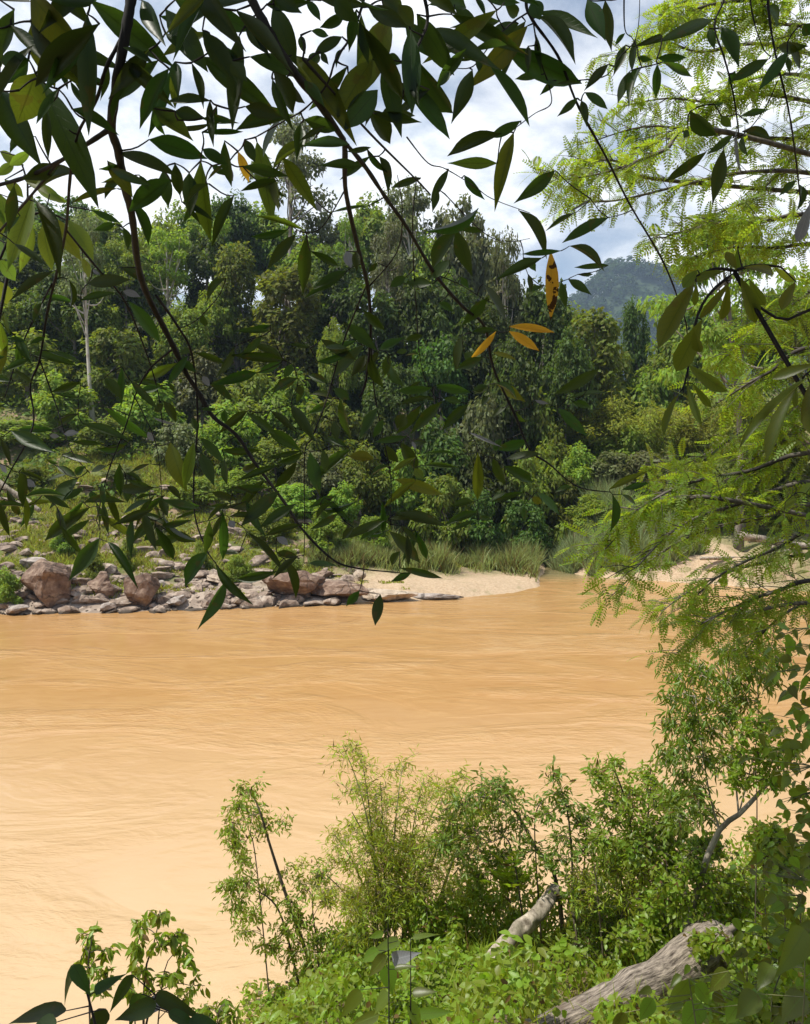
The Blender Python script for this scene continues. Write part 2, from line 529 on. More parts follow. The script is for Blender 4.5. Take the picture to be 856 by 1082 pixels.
gx = grow_axis(-36, 44, 0.36, -1400, 1600)
gy = np.concatenate([grow_axis(-4, 19, 0.3, -300, 19)[:-1], np.linspace(19, 48, 16)[:-1], grow_axis(48, 98, 0.36, 48, 2000, 1.10)])
gy = np.unique(gy)
GX, GY = np.meshgrid(gx, gy)
GZ = terrain(GX, GY)
nx, ny = len(gx), len(gy)
mb = MB()
ii, jj = np.meshgrid(np.arange(nx - 1), np.arange(ny - 1))
a = (jj * nx + ii).ravel()
mb.add(np.c_[GX.ravel(), GY.ravel(), GZ.ravel()], np.c_[a, a + 1, a + nx + 1, a + nx])
# ground cover weights (what the soil IS at each place): sand, grass, litter
sand = ((1 - sstep(5, 10, GY - np.interp(GX, SX, SY))) * sstep(-9, -2, GX) * (1 - sstep(26, 34, GX)) * (GY > 40)
        + (GY > 40) * sstep(16, 20, GX) * (1 - sstep(7, 16, GY - np.interp(GX, SX, SY))) * 0.3)
rocky = (GY > 40) * (1 - sstep(2.0, 7.0, GY - np.interp(GX, SX, SY))) * (1 - sstep(-9, -2, GX))
litter = (GY < 30).astype(float) * 0.85


def groundmat():
    m, nt, out = newmat('ground_soil')
    at = N(nt, 'ShaderNodeAttribute', attribute_name='soil')
    sp = N(nt, 'ShaderNodeSeparateColor')
    nt.links.new(at.outputs['Color'], sp.inputs[0])
    tc = N(nt, 'ShaderNodeTexCoord')
    nz = N(nt, 'ShaderNodeTexNoise', i_Scale=0.55, i_Detail=9.0, i_Roughness=0.65)
    nt.links.new(tc.outputs['Object'], nz.inputs['Vector'])
    n2 = N(nt, 'ShaderNodeTexNoise', i_Scale=5.0, i_Detail=8.0, i_Roughness=0.7)
    nt.links.new(tc.outputs['Object'], n2.inputs['Vector'])
    n3 = N(nt, 'ShaderNodeTexVoronoi', i_Scale=2.2)
    nt.links.new(tc.outputs['Object'], n3.inputs['Vector'])
    grass = ramp(nt, n2.outputs[0], [(0.3, (0.05, 0.07, 0.015)), (0.55, (0.13, 0.15, 0.03)), (0.75, (0.24, 0.20, 0.09))])
    earth = ramp(nt, nz.outputs[0], [(0.3, (0.10, 0.065, 0.04)), (0.7, (0.30, 0.21, 0.13))])
    c = mixc(nt, ramp(nt, nz.outputs[0], [(0.5, (0, 0, 0)), (0.6, (1, 1, 1))]), grass, earth)
    spz = N(nt, 'ShaderNodeSeparateXYZ')
    nt.links.new(tc.outputs['Object'], spz.inputs[0])
    wood = ramp(nt, mathn(nt, 'MULTIPLY', spz.outputs[1], 0.001), [(0.13, (0, 0, 0)), (0.2, (1, 1, 1))])
    c = mixc(nt, wood, c, (0.028, 0.05, 0.016))
    rock = mixc(nt, n3.outputs['Color'], (0.16, 0.12, 0.09), (0.46, 0.37, 0.29))
    c = mixc(nt, sp.outputs[1], c, rock)
    sandc = ramp(nt, n2.outputs[0], [(0.25, (0.27, 0.18, 0.105)), (0.5, (0.43, 0.315, 0.20)), (0.72, (0.54, 0.42, 0.29))])
    sk = mathn(nt, 'MULTIPLY', sp.outputs[0], ramp(nt, nz.outputs[0], [(0.30, (0.35,) * 3), (0.42, (1, 1, 1))]))
    c = mixc(nt, sk, c, sandc)
    lit = ramp(nt, n2.outputs[0], [(0.3, (0.06, 0.04, 0.02)), (0.5, (0.17, 0.12, 0.06)), (0.68, (0.42, 0.31, 0.17))])
    c = mixc(nt, sp.outputs[2], c, lit)
    bs = N(nt, 'ShaderNodeBsdfPrincipled', i_Roughness=0.95)
    nt.links.new(c, bs.inputs['Base Color'])
    bp = N(nt, 'ShaderNodeBump', i_Strength=0.7, i_Distance=0.12)
    nt.links.new(mathn(nt, 'ADD', n2.outputs[0], mathn(nt, 'MULTIPLY', n3.outputs[0], 0.6)), bp.inputs['Height'])
    nt.links.new(bp.outputs[0], bs.inputs['Normal'])
    nt.links.new(bs.outputs[0], out.inputs[0])
    return m


me = mb.mesh('ground', groundmat())
ca = me.color_attributes.new('soil', 'FLOAT_COLOR', 'POINT')
ca.data.foreach_set('color', np.c_[np.clip(sand, 0, 1).ravel(), rocky.ravel(), litter.ravel(), np.ones(GX.size)].astype(np.float32).ravel())
tag(link('ground', me), kind='structure')


def watermat():
    m, nt, out = newmat('muddy_water')
    tc = N(nt, 'ShaderNodeTexCoord')

    def nz(sx, sy, rot, det, rough=0.55, dist=0.0):
        mp = N(nt, 'ShaderNodeMapping')
        mp.inputs['Scale'].default_value = (sx, sy, 1)
        mp.inputs['Rotation'].default_value = (0, 0, math.radians(rot))
        nt.links.new(tc.outputs['Object'], mp.inputs[0])
        t = N(nt, 'ShaderNodeTexNoise', i_Scale=1.0, i_Detail=det, i_Roughness=rough, i_Distortion=dist)
        nt.links.new(mp.outputs[0], t.inputs['Vector'])
        return t.outputs[0]
    big = nz(0.10, 0.22, 12, 4, 0.55, 1.0)
    swirl = nz(0.45, 1.1, 10, 5, 0.6, 1.6)
    rip = nz(1.5, 3.1, 16, 2, 0.5, 1.3)
    cross = nz(1.1, 2.6, -24, 3, 0.55, 0.8)
    fine = nz(5, 13, -8, 3)
    c = ramp(nt, mathn(nt, 'MULTIPLY_ADD', swirl, 0.5, mathn(nt, 'MULTIPLY', big, 0.5)), [(0.36, (0.37, 0.204, 0.078)), (0.52, (0.415, 0.240, 0.098)), (0.66, (0.455, 0.285, 0.130))])
    sxyz = N(nt, 'ShaderNodeSeparateXYZ')
    nt.links.new(tc.outputs['Object'], sxyz.inputs[0])
    near_pale = mathn(nt, 'MULTIPLY_ADD', big, 14.0, sxyz.outputs[1])
    near_pale = ramp(nt, mathn(nt, 'MULTIPLY', near_pale, 0.02), [(0.44, (1, 1, 1)), (0.80, (0, 0, 0))])
    c = mixc(nt, near_pale, c, (0.49, 0.345, 0.195))  # paler colour blended in towards the near bank
    # the clear tributary comes in at the far bank
    dist = N(nt, 'ShaderNodeVectorMath', operation='DISTANCE')
    nt.links.new(tc.outputs['Object'], dist.inputs[0])
    dist.inputs[1].default_value = (14.6, 75.0, 0)
    clear = ramp(nt, mathn(nt, 'MULTIPLY', mathn(nt, 'MULTIPLY_ADD', swirl, 5.0, dist.outputs['Value']), 0.05), [(0.30, (1, 1, 1)), (0.58, (0, 0, 0))])
    c = mixc(nt, mathn(nt, 'MULTIPLY', clear, 0.8), c, (0.17, 0.165, 0.085))
    bs = N(nt, 'ShaderNodeBsdfPrincipled', i_Roughness=0.16, i_IOR=1.33)
    nt.links.new(c, bs.inputs['Base Color'])
    calm = ramp(nt, big, [(0.42, (0.10,) * 3), (0.64, (1, 1, 1))])
    h = mathn(nt, 'MULTIPLY_ADD', rip, 0.55, mathn(nt, 'MULTIPLY', swirl, 1.5))
    h = mathn(nt, 'MULTIPLY_ADD', cross, 0.5, h)
    h = mathn(nt, 'MULTIPLY_ADD', fine, 0.08, h)
    h = mathn(nt, 'MULTIPLY', h, calm)
    bp = N(nt, 'ShaderNodeBump', i_Strength=1.0, i_Distance=0.058)
    nt.links.new(h, bp.inputs['Height'])
    nt.links.new(bp.outputs[0], bs.inputs['Normal'])
    nt.links.new(bs.outputs[0], out.inputs[0])
    return m


mb = MB()
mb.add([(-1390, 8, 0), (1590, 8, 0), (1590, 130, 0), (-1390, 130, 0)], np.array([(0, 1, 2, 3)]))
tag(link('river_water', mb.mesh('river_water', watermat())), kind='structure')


# ------------------------------------------------------------------ rocks
def rock_verts(size, seed, cuts=9, sub=4):
    import bmesh
    bm = bmesh.new()
    bmesh.ops.create_icosphere(bm, subdivisions=sub, radius=1.0)
    v = np.array([x.co[:] for x in bm.verts])
    f = np.array([[q.index for q in fc.verts] for fc in bm.faces])
    bm.free()
    r = np.random.default_rng(seed)
    for _ in range(cuts):
        n = unit(r.normal(size=3))
        o = r.uniform(0.42, 0.80)
        dd = v @ n - o
        v = v - np.where(dd > 0, dd, 0)[:, None] * n * 0.93
    v = v * (1 + 0.13 * fbm(v * 2.6 + seed, 5, seed))[:, None]
    return v * np.asarray(size), f


ROCKS = [  # px, py centre, depth, half sizes (m), material, tilt, label
    (50, 611, 54.0, (2.9, 2.0, 2.2), 'rock_red', 'largest cracked red-brown boulder at the water\'s edge on the rocky bank'),
    (146, 620, 54.6, (1.5, 1.3, 1.45), 'rock_red', 'rounded red-brown boulder beside the largest cracked boulder, bright on top'),
    (108, 619, 55.2, (1.25, 0.9, 1.0), 'rock_red', 'small pinkish boulder wedged between the two big red-brown boulders'),
    (112, 637, 53.2, (0.75, 0.6, 0.42), 'rock_grey', 'low grey rock touching the water below the small pinkish boulder'),
    (20, 640, 52.6, (1.1, 0.7, 0.4), 'rock_grey', 'dark grey slab at the waterline under the largest boulder'),
    (188, 632, 54.6, (0.9, 0.7, 0.5), 'rock_grey', 'grey angular rock on the shore just downstream of the rounded boulder'),
    (232, 612, 57.5, (1.3, 1.0, 0.65), 'rock_tan', 'pale tan slab lying on the bank beside the sandy patch'),
    (256, 630, 55.6, (1.0, 0.8, 0.5), 'rock_tan', 'pale shoreline rock between the grey angular rock and the ledge'),
    (316, 617, 57.0, (3.3, 1.5, 1.35), 'rock_red', 'brown layered ledge rising from the water beside the sandbar'),
    (360, 624, 57.4, (3.2, 1.3, 1.0), 'rock_red', 'second brown ledge block leaning against the layered ledge'),
    (408, 629, 57.9, (3.1, 1.0, 0.62), 'rock_tan', 'low tan ledge block at the foot of the sandbar'),
    (455, 631, 58.6, (3.2, 0.8, 0.36), 'rock_grey', 'long flat dark slab along the sandbar waterline'),
    (205, 586, 61.0, (0.9, 0.8, 0.55), 'rock_tan', 'light stone up the grassy bank above the shoreline rocks'),
    (38, 570, 60.0, (1.3, 1.0, 0.6), 'rock_grey', 'grey flat-topped rock in the grass above the largest boulder'),
    (115, 505, 74.0, (1.6, 1.2, 0.7), 'rock_tan', 'pale stone high on the grass slope near the driftwood'),
    (380, 594, 61.5, (0.7, 0.6, 0.5), 'rock_tan', 'small pale pink stone at the edge of the reeds'),
    (343, 594, 61.0, (0.8, 0.7, 0.55), 'rock_red', 'small orange-brown stone beside the reeds on the sand'),
    (170, 606, 57.0, (0.8, 0.7, 0.5), 'rock_grey', 'grey stone behind the rounded red-brown boulder'),
]
for i, (px, py, d, s, mt, lab) in enumerate(ROCKS):
    c = P(px, py, d)
    v, f = rock_verts(s, 100 + i, 15, 4)
    a = rng.uniform(-0.4, 0.4)
    R = np.array([[math.cos(a), -math.sin(a), 0], [math.sin(a), math.cos(a), 0], [0, 0, 1]])
    mb = MB()
    mb.add(v @ R.T, f)
    zg = tz(c[0], c[1])
    z = max(min(c[2], zg + s[2] * 0.75), zg + s[2] * 0.15, -0.2 + s[2] * 0.3)
    o = link('rock' if s[0] < 1.15 else 'boulder', mb.mesh('rock', M[mt], False), loc=(c[0], c[1], z))
    tag(o, lab, 'rock', 'rocks along the far bank')

# rubble: uncountable stones on the rocky shore
mb = MB()
shapes = [rock_verts((1, 1, 1), 50 + k, 12, 2) for k in range(8)]
n = 1900
xs = -36 + 32 * rng.random(n) ** 1.25
dd = np.where(rng.random(n) < 0.5, np.abs(rng.normal(0, 3.4, n)), rng.uniform(0, 22, n)) * np.interp(xs, [-10, -6], [1.0, 0.35])
ys = np.interp(xs, SX, SY) + dd - 0.25
zs = terrain(xs, ys)
ss = 0.08 + 0.85 * rng.random(n) ** 4.5
for i in range(n):
    a = rng.uniform(0, 6.28)
    R = np.array([[math.cos(a), -math.sin(a), 0], [math.sin(a), math.cos(a), 0], [0, 0, 1]])
    sc3 = ss[i] * np.array([rng.uniform(0.8, 1.9), rng.uniform(0.7, 1.2), rng.uniform(0.35, 0.85)])
    rv, rf = shapes[i % 8]
    mb.add((rv * sc3) @ R.T + np.array([xs[i], ys[i], zs[i] + ss[i] * 0.08]), rf)
tag(link('rubble', mb.mesh('rubble', M['rubble'], False)), 'loose grey and tan stones strewn over the far rocky shore', kind='stuff')


# ------------------------------------------------------------------ grasses (stuff)
def blades(mb, x, y, h, w, lean=0.35, z=None, tpl=BLADE):
    z = terrain(x, y) - 0.03 if z is None else z
    m = len(x)
    t = unit(np.c_[rng.normal(0, lean, m), rng.normal(0, lean, m), np.ones(m)])
    nn = np.c_[rng.normal(size=m), rng.normal(size=m), np.full(m, 0.3)]
    scatter(mb, tpl, np.c_[x, y, z], t, nn, h, w)


n = 110000
x = rng.uniform(-38, 8, n)
d = rng.uniform(1.6, 30, n)
y = np.interp(x, SX, SY) + d
k = fbm(np.c_[x, y, 0 * x] * 0.55, 3, 21) + sstep(2, 14, d) * 0.55 - sstep(-6, 3, x) * (d < 9) * 1.2
keep = k > -0.08
mb = MB()
x, y, k = x[keep], y[keep], k[keep]
blades(mb, x, y, rng.uniform(0.2, 0.55, len(x)) * (0.5 + np.clip(k, 0, 1)), rng.uniform(0.05, 0.10, len(x)), 0.6)
tag(link('bank_grass', mb.mesh('bank_grass', M['grass'])), 'short yellow-green grass growing among stones on the far slope', kind='stuff')

n = 42000
x = rng.uniform(-8, 12.4, n)
edge = np.interp(x, SX, SY) + np.interp(x, [-8, 0, 8, 10.5, 11.6], [7, 9.0, 8.6, 5.4, 2.2]) + 0.8 * vnoise(np.c_[x * 0.6, x * 0, x * 0], 4)
y = edge + np.abs(rng.normal(0, 4.2, n)) - 1.6 * (rng.random(n) < 0.06)
kk = fbm(np.c_[x, y, 0 * x] * 0.7, 3, 61)
kp = kk > -0.35
x, y, kk = x[kp], y[kp], kk[kp]
n = len(x)
mb = MB()
blades(mb, x, y, (0.75 + 0.5 * np.clip(kk, -0.5, 1)) * rng.uniform(0.8, 2.9, n) * np.interp(x, [-8, 0, 6, 11], [0.6, 0.85, 1.1, 1.0]) * (0.8 + 0.4 * vnoise(np.c_[x, y, 0 * x] * 0.9, 6)), rng.uniform(0.04, 0.08, n), 0.45)
tag(link('reeds', mb.mesh('reeds', M['reed'])), 'tall straw-green reeds standing along the back of the sandbar', kind='stuff')

n = 48000
x = rng.uniform(15.0, 27, n)
y = 70.0 + np.abs(rng.normal(0, 9, n)) - 0.2 * (x - 17) + np.clip(17.5 - x, 0, 3) * 1.2
kk = fbm(np.c_[x, y, 0 * x] * 0.6, 3, 67)
kp = kk > -0.35
x, y, kk = x[kp], y[kp], kk[kp]
n = len(x)
mb = MB()
blades(mb, x, y, (0.75 + 0.5 * np.clip(kk, -0.5, 1)) * rng.uniform(1.0, 3.3, n), rng.uniform(0.05, 0.09, n), 0.45)
tag(link('grey_reeds', mb.mesh('grey_reeds', M['reed_grey'])), 'grey-green cane grass climbing the slope across the creek from the sandbar', kind='stuff')

# undergrowth below the forest
n = 120000
x = rng.uniform(-90, 100, n)
d = 19 + 90 * rng.random(n) ** 1.2
y = np.interp(x, SX, SY) + d
hum = np.clip(fbm(np.c_[x, y, 0 * x] * 0.22, 3, 31) + 0.25, 0, 1.2)
z = terrain(x, y) + np.interp(d, [19, 50, 90], [1.8, 4.0, 7.0]) * hum * rng.random(n) ** 0.4
mb = MB()
nn = unit(np.c_[rng.normal(0, 0.6, n), rng.normal(-0.3, 0.6, n), np.ones(n)])
scatter(mb, KITE, np.c_[x, y, z], unit(np.cross(nn, rdir(n)) + [0, 0, -0.3]), nn, rng.uniform(0.35, 0.8, n), rng.uniform(0.2, 0.42, n))
tag(link('undergrowth', mb.mesh('undergrowth', M['floor'])), 'leafy undergrowth covering the forest floor on the far slope', kind='stuff')

# far mountain forest
mb = MB()
n = 6500
x = rng.uniform(60, 900, n)
y = rng.uniform(1000, 1560, n)
z = terrain(x, y)
r = rng.uniform(8, 15, n)
m = 40
c = np.repeat(np.c_[x, y, z + r * 0.6], m, 0)
rr = np.repeat(r, m)
o = rdir(n * m)
o[:, 2] = np.abs(o[:, 2]) * 1.1
pp = c + o * rr[:, None] * rng.uniform(0.7, 1.05, n * m)[:, None]
nn = unit(o + 0.5 * rdir(n * m))
scatter(mb, KITE, pp, np.cross(nn, rdir(n * m)), nn, rr * rng.uniform(0.35, 0.6, n * m), rr * rng.uniform(0.25, 0.4, n * m))
tag(link('mountain_forest', mb.mesh('mountain_forest', M['far'])), 'unbroken rainforest canopy covering the blue hazy mountain', kind='stuff')


# ------------------------------------------------------------------ forest trees
def clump_leaves(mb, cs, rs, per, L, W, updir=0.5, droop=0.4, flat=0.8, tpl=KITE):
    m = len(cs)
    n = m * per
    c = np.repeat(cs, per, 0)
    r = np.repeat(rs, per)
    o = rdir(n)
    o[:, 2] = o[:, 2] * flat + 0.12
    pos = c + o * (r * rng.random(n) ** 0.45)[:, None]
    nn = unit(o * 0.8 + rdir(n) * 0.7 + np.array([0, 0, updir]))
    t = unit(np.cross(nn, rdir(n)) + o * 0.5 + np.array([0, 0, -droop]))
    scatter(mb, tpl, pos, t, nn, rng.uniform(0.7, 1.35, n) * L, rng.uniform(0.7, 1.3, n) * W)


def trunk_mesh(name, h, r, tops, mat, bend=0.05):
    mb = MB()
    k = np.linspace(0, 1, 9)
    pts = np.c_[bend * h * np.sin(k * 2.5 + 0.4) - bend * h * math.sin(0.4), bend * h * 0.6 * np.sin(k * 3.3), k * h]
    mb.tube(pts, r * (1 - 0.72 * k) * (1 + 0.5 * np.exp(-k * 14)), 8, True, 0.15)
    for q in tops:
        s = np.clip(rng.uniform(0.45, 0.95), 0, 1)
        b = np.array([np.interp(s, k, pts[:, j]) for j in range(3)])
        mid = (b + q) / 2 + np.array([0, 0, -0.04 * h]) + rng.normal(0, 0.03 * h, 3)
        u = np.linspace(0, 1, 6)[:, None]
        mb.tube((1 - u) ** 2 * b + 2 * u * (1 - u) * mid + u ** 2 * q, [r * 0.32, r * 0.07], 5, False)
    return mb.mesh(name, mat)


PROTO = {}


def proto(kind, crown_mb, trunk_me, mats):
    PROTO[kind] = (trunk_me, {k: crown_mb.mesh('crown_' + kind, FOREST[k]) for k in mats})


# all prototypes have height 1*10 m, scaled on placing
for v in (0, 1, 2):          # dome crowned
    m = 60
    o = rdir(m)
    o[:, 2] = np.abs(o[:, 2]) * 1.15 - 0.25
    cs = o * np.array([3.3, 3.3, 3.7]) * rng.uniform(0.68, 1.18, m)[:, None] + np.array([0, 0, 5.7])
    cs = np.concatenate([cs, rng.normal(0, 1, (8, 3)) * [1.2, 1.2, 1] + [0, 0, 6.4]])
    rs = 0.5 + 1.0 * rng.random(len(cs)) ** 1.3
    mb = MB()
    clump_leaves(mb, cs, rs, 120, 0.42, 0.26, 0.8)
    proto('dome%d' % v, mb, trunk_mesh('trunk', 7.2, 0.26, cs[:9], M['bark']), ('deep', 'mid', 'fresh', 'grey'))
for v in (0, 1):             # columns wrapped in vines
    m = 66
    zz = rng.uniform(0.4, 9.3, m)
    aa = rng.uniform(0, 6.28, m)
    prof = np.interp(zz, [0, 2, 6, 8.4, 9.6], [1.9, 1.7, 1.5, 1.7, 0.6]) * rng.uniform(0.75, 1.1, m)
    cs = np.c_[np.cos(aa) * prof, np.sin(aa) * prof, zz]
    mb = MB()
    rs = rng.uniform(0.5, 0.95, m)
    clump_leaves(mb, cs, rs, 120, 0.36, 0.24, 0.7, 0.3, 0.9)
    # hanging curtains
    for q in range(7):
        a = rng.uniform(0, 6.28)
        r0 = rng.uniform(1.3, 1.9)
        top = rng.uniform(4.5, 9)
        ln = rng.uniform(1.5, 3.8)
        n = 60
        u = rng.random(n)
        pos = np.c_[math.cos(a) * r0 + rng.normal(0, 0.13, n), math.sin(a) * r0 + rng.normal(0, 0.13, n), top - u * ln]
        scatter(mb, KITE, pos, unit(np.c_[rng.normal(0, 0.4, (n, 2)), -np.ones(n)]), unit(np.c_[np.full(n, math.cos(a)), np.full(n, math.sin(a)), np.full(n, 0.5)] + rng.normal(0, 0.3, (n, 3))), 0.32, 0.17)
    proto('vine%d' % v, mb, trunk_mesh('trunk', 8.6, 0.3, cs[:5], M['bark'], 0.02), ('deep', 'mid'))
for v in (0, 1):             # tall emergents with a high open crown
    m = 30
    a = rng.uniform(0, 6.28, m)
    r = 2.5 * rng.random(m) ** 0.6
    lev = rng.choice([6.6, 7.4, 8.2, 9.0, 9.6], m)
    cs = np.c_[np.cos(a) * r, np.sin(a) * r, lev + rng.normal(0, 0.15, m)]
    cs[:, :2] *= np.interp(lev, [6.6, 9.6], [1.0, 0.55])[:, None]
    mb = MB()
    clump_leaves(mb, cs, rng.uniform(0.4, 0.75, m), 105, 0.22, 0.13, 0.6, 0.3, 0.6)
    proto('tall%d' % v, mb, trunk_mesh('trunk', 9.2, 0.17, cs[:16], M['bark' if v else 'pale_bark'], 0.02), ('grey', 'fresh', 'mid'))
for v in (0, 1):             # bamboo plumes
    mb, tm = MB(), MB()
    for q in range(44):
        a = rng.uniform(0, 6.28)
        lean = rng.uniform(0.3, 3.6)
        h = rng.uniform(6, 9.7)
        u = np.linspace(0, 1, 10)
        c0 = np.array([rng.normal(0, 0.35), rng.normal(0, 0.35), 0])
        pts = c0 + np.c_[np.cos(a) * lean * u ** 2.2, np.sin(a) * lean * u ** 2.2, h * (u - 0.18 * u ** 4 * lean / 2)]
        tm.tube(pts, [0.06, 0.015], 4, False)
        n = 150
        s = 0.22 + 0.78 * rng.random(n)
        pos = np.c_[np.interp(s, u, pts[:, 0]), np.interp(s, u, pts[:, 1]), np.interp(s, u, pts[:, 2])] + rng.normal(0, 0.28, (n, 3))
        t = unit(np.c_[np.cos(a) + rng.normal(0, 0.9, n), np.sin(a) + rng.normal(0, 0.9, n), rng.normal(-0.7, 0.4, n)])
        scatter(mb, KITE, pos, t, unit(rdir(n) * 0.7 + [0, 0, 1]), rng.uniform(0.3, 0.55, n), rng.uniform(0.08, 0.13, n))
    PROTO['bamboo%d' % v] = (tm.mesh('trunk', M['culm']), {'bamboo': mb.mesh('crown_bamboo', FOREST['bamboo'])})
for v in (0, 1):             # bushes
    m = 34
    o = rdir(m)
    o[:, 2] = np.abs(o[:, 2])
    cs = o * np.array([4.6, 4.6, 7.0]) * rng.uniform(0.55, 1.05, m)[:, None] + np.array([0, 0, 1.6])
    mb = MB()
    clump_leaves(mb, cs, rng.uniform(1.1, 1.9, m), 140, 0.72, 0.40, 0.8, 0.4)
    proto('bush%d' % v, mb, trunk_mesh('trunk', 5.5, 0.3, cs[:8], M['bark'], 0.1), ('fresh', 'mid', 'grey', 'deep'))
# flat layered crown
m = 60
a = rng.uniform(0, 6.28, m)
lev = rng.choice([5.2, 6.3, 7.4, 8.5, 9.3], m)
r = np.interp(lev, [5.2, 7.4, 9.3], [4.8, 4.2, 2.0]) * rng.random(m) ** 0.55
cs = np.c_[np.cos(a) * r, np.sin(a) * r, lev + rng.normal(0, 0.12, m)]
mb = MB()
clump_leaves(mb, cs, rng.uniform(0.6, 1.05, m), 150, 0.26, 0.12, 0.9, 0.25, 0.28)
proto('layer0', mb, trunk_mesh('trunk', 8.6, 0.2, cs[:22], M['bark'], 0.05), ('fresh', 'mid'))

KINDS = {'dome': ('dome_tree', '{c} dome-crowned tree', 'tree'), 'vine': ('vine_draped_tree', '{c} tree wrapped in hanging vines', 'tree'),
         'tall': ('emergent_tree', 'slender open-crowned {c} tree', 'tree'), 'bamboo': ('bamboo_clump', 'feathery bamboo clump', 'bamboo'),
         'bush': ('bush', 'rounded {c} bush', 'bush'), 'layer': ('layered_tree', '{c} layer-crowned tree', 'tree')}
CN = {'deep': 'dark green', 'mid': 'mid-green', 'fresh': 'bright green', 'grey': 'grey-green', 'bamboo': ''}
SPOT = [(45, 'above the driftwood'), (80, 'uphill of the cracked boulder'), (120, 'beside the pale bare trunk'), (170, 'uphill of the rounded boulder'), (225, 'above the pale slab'),
        (275, 'above the shoreline rocks'), (330, 'above the layered ledge'), (385, 'behind the first reeds'), (430, 'behind the reed bed'), (480, 'behind the middle of the sandbar'), (530, 'behind the sandbar tip'),
        (585, 'over the creek mouth'), (625, 'over the grey cane grass'), (665, 'under the mountain peak'), (715, 'beside the mountain'), (790, 'behind the feathery branches'), (2000, 'at the far end of the sandy bank')]
FORESTED = []


def place(kind, col, px, top, d, wpx, rot=None, zbase=None):
    p = P(px, top, d)
    zb = tz(p[0], p[1]) - 0.15 if zbase is None else zbase
    h = max(p[2] - zb, 2.0)
    FORESTED.append((kind, col, px, top, d, wpx, p[0], p[1], zb, h))


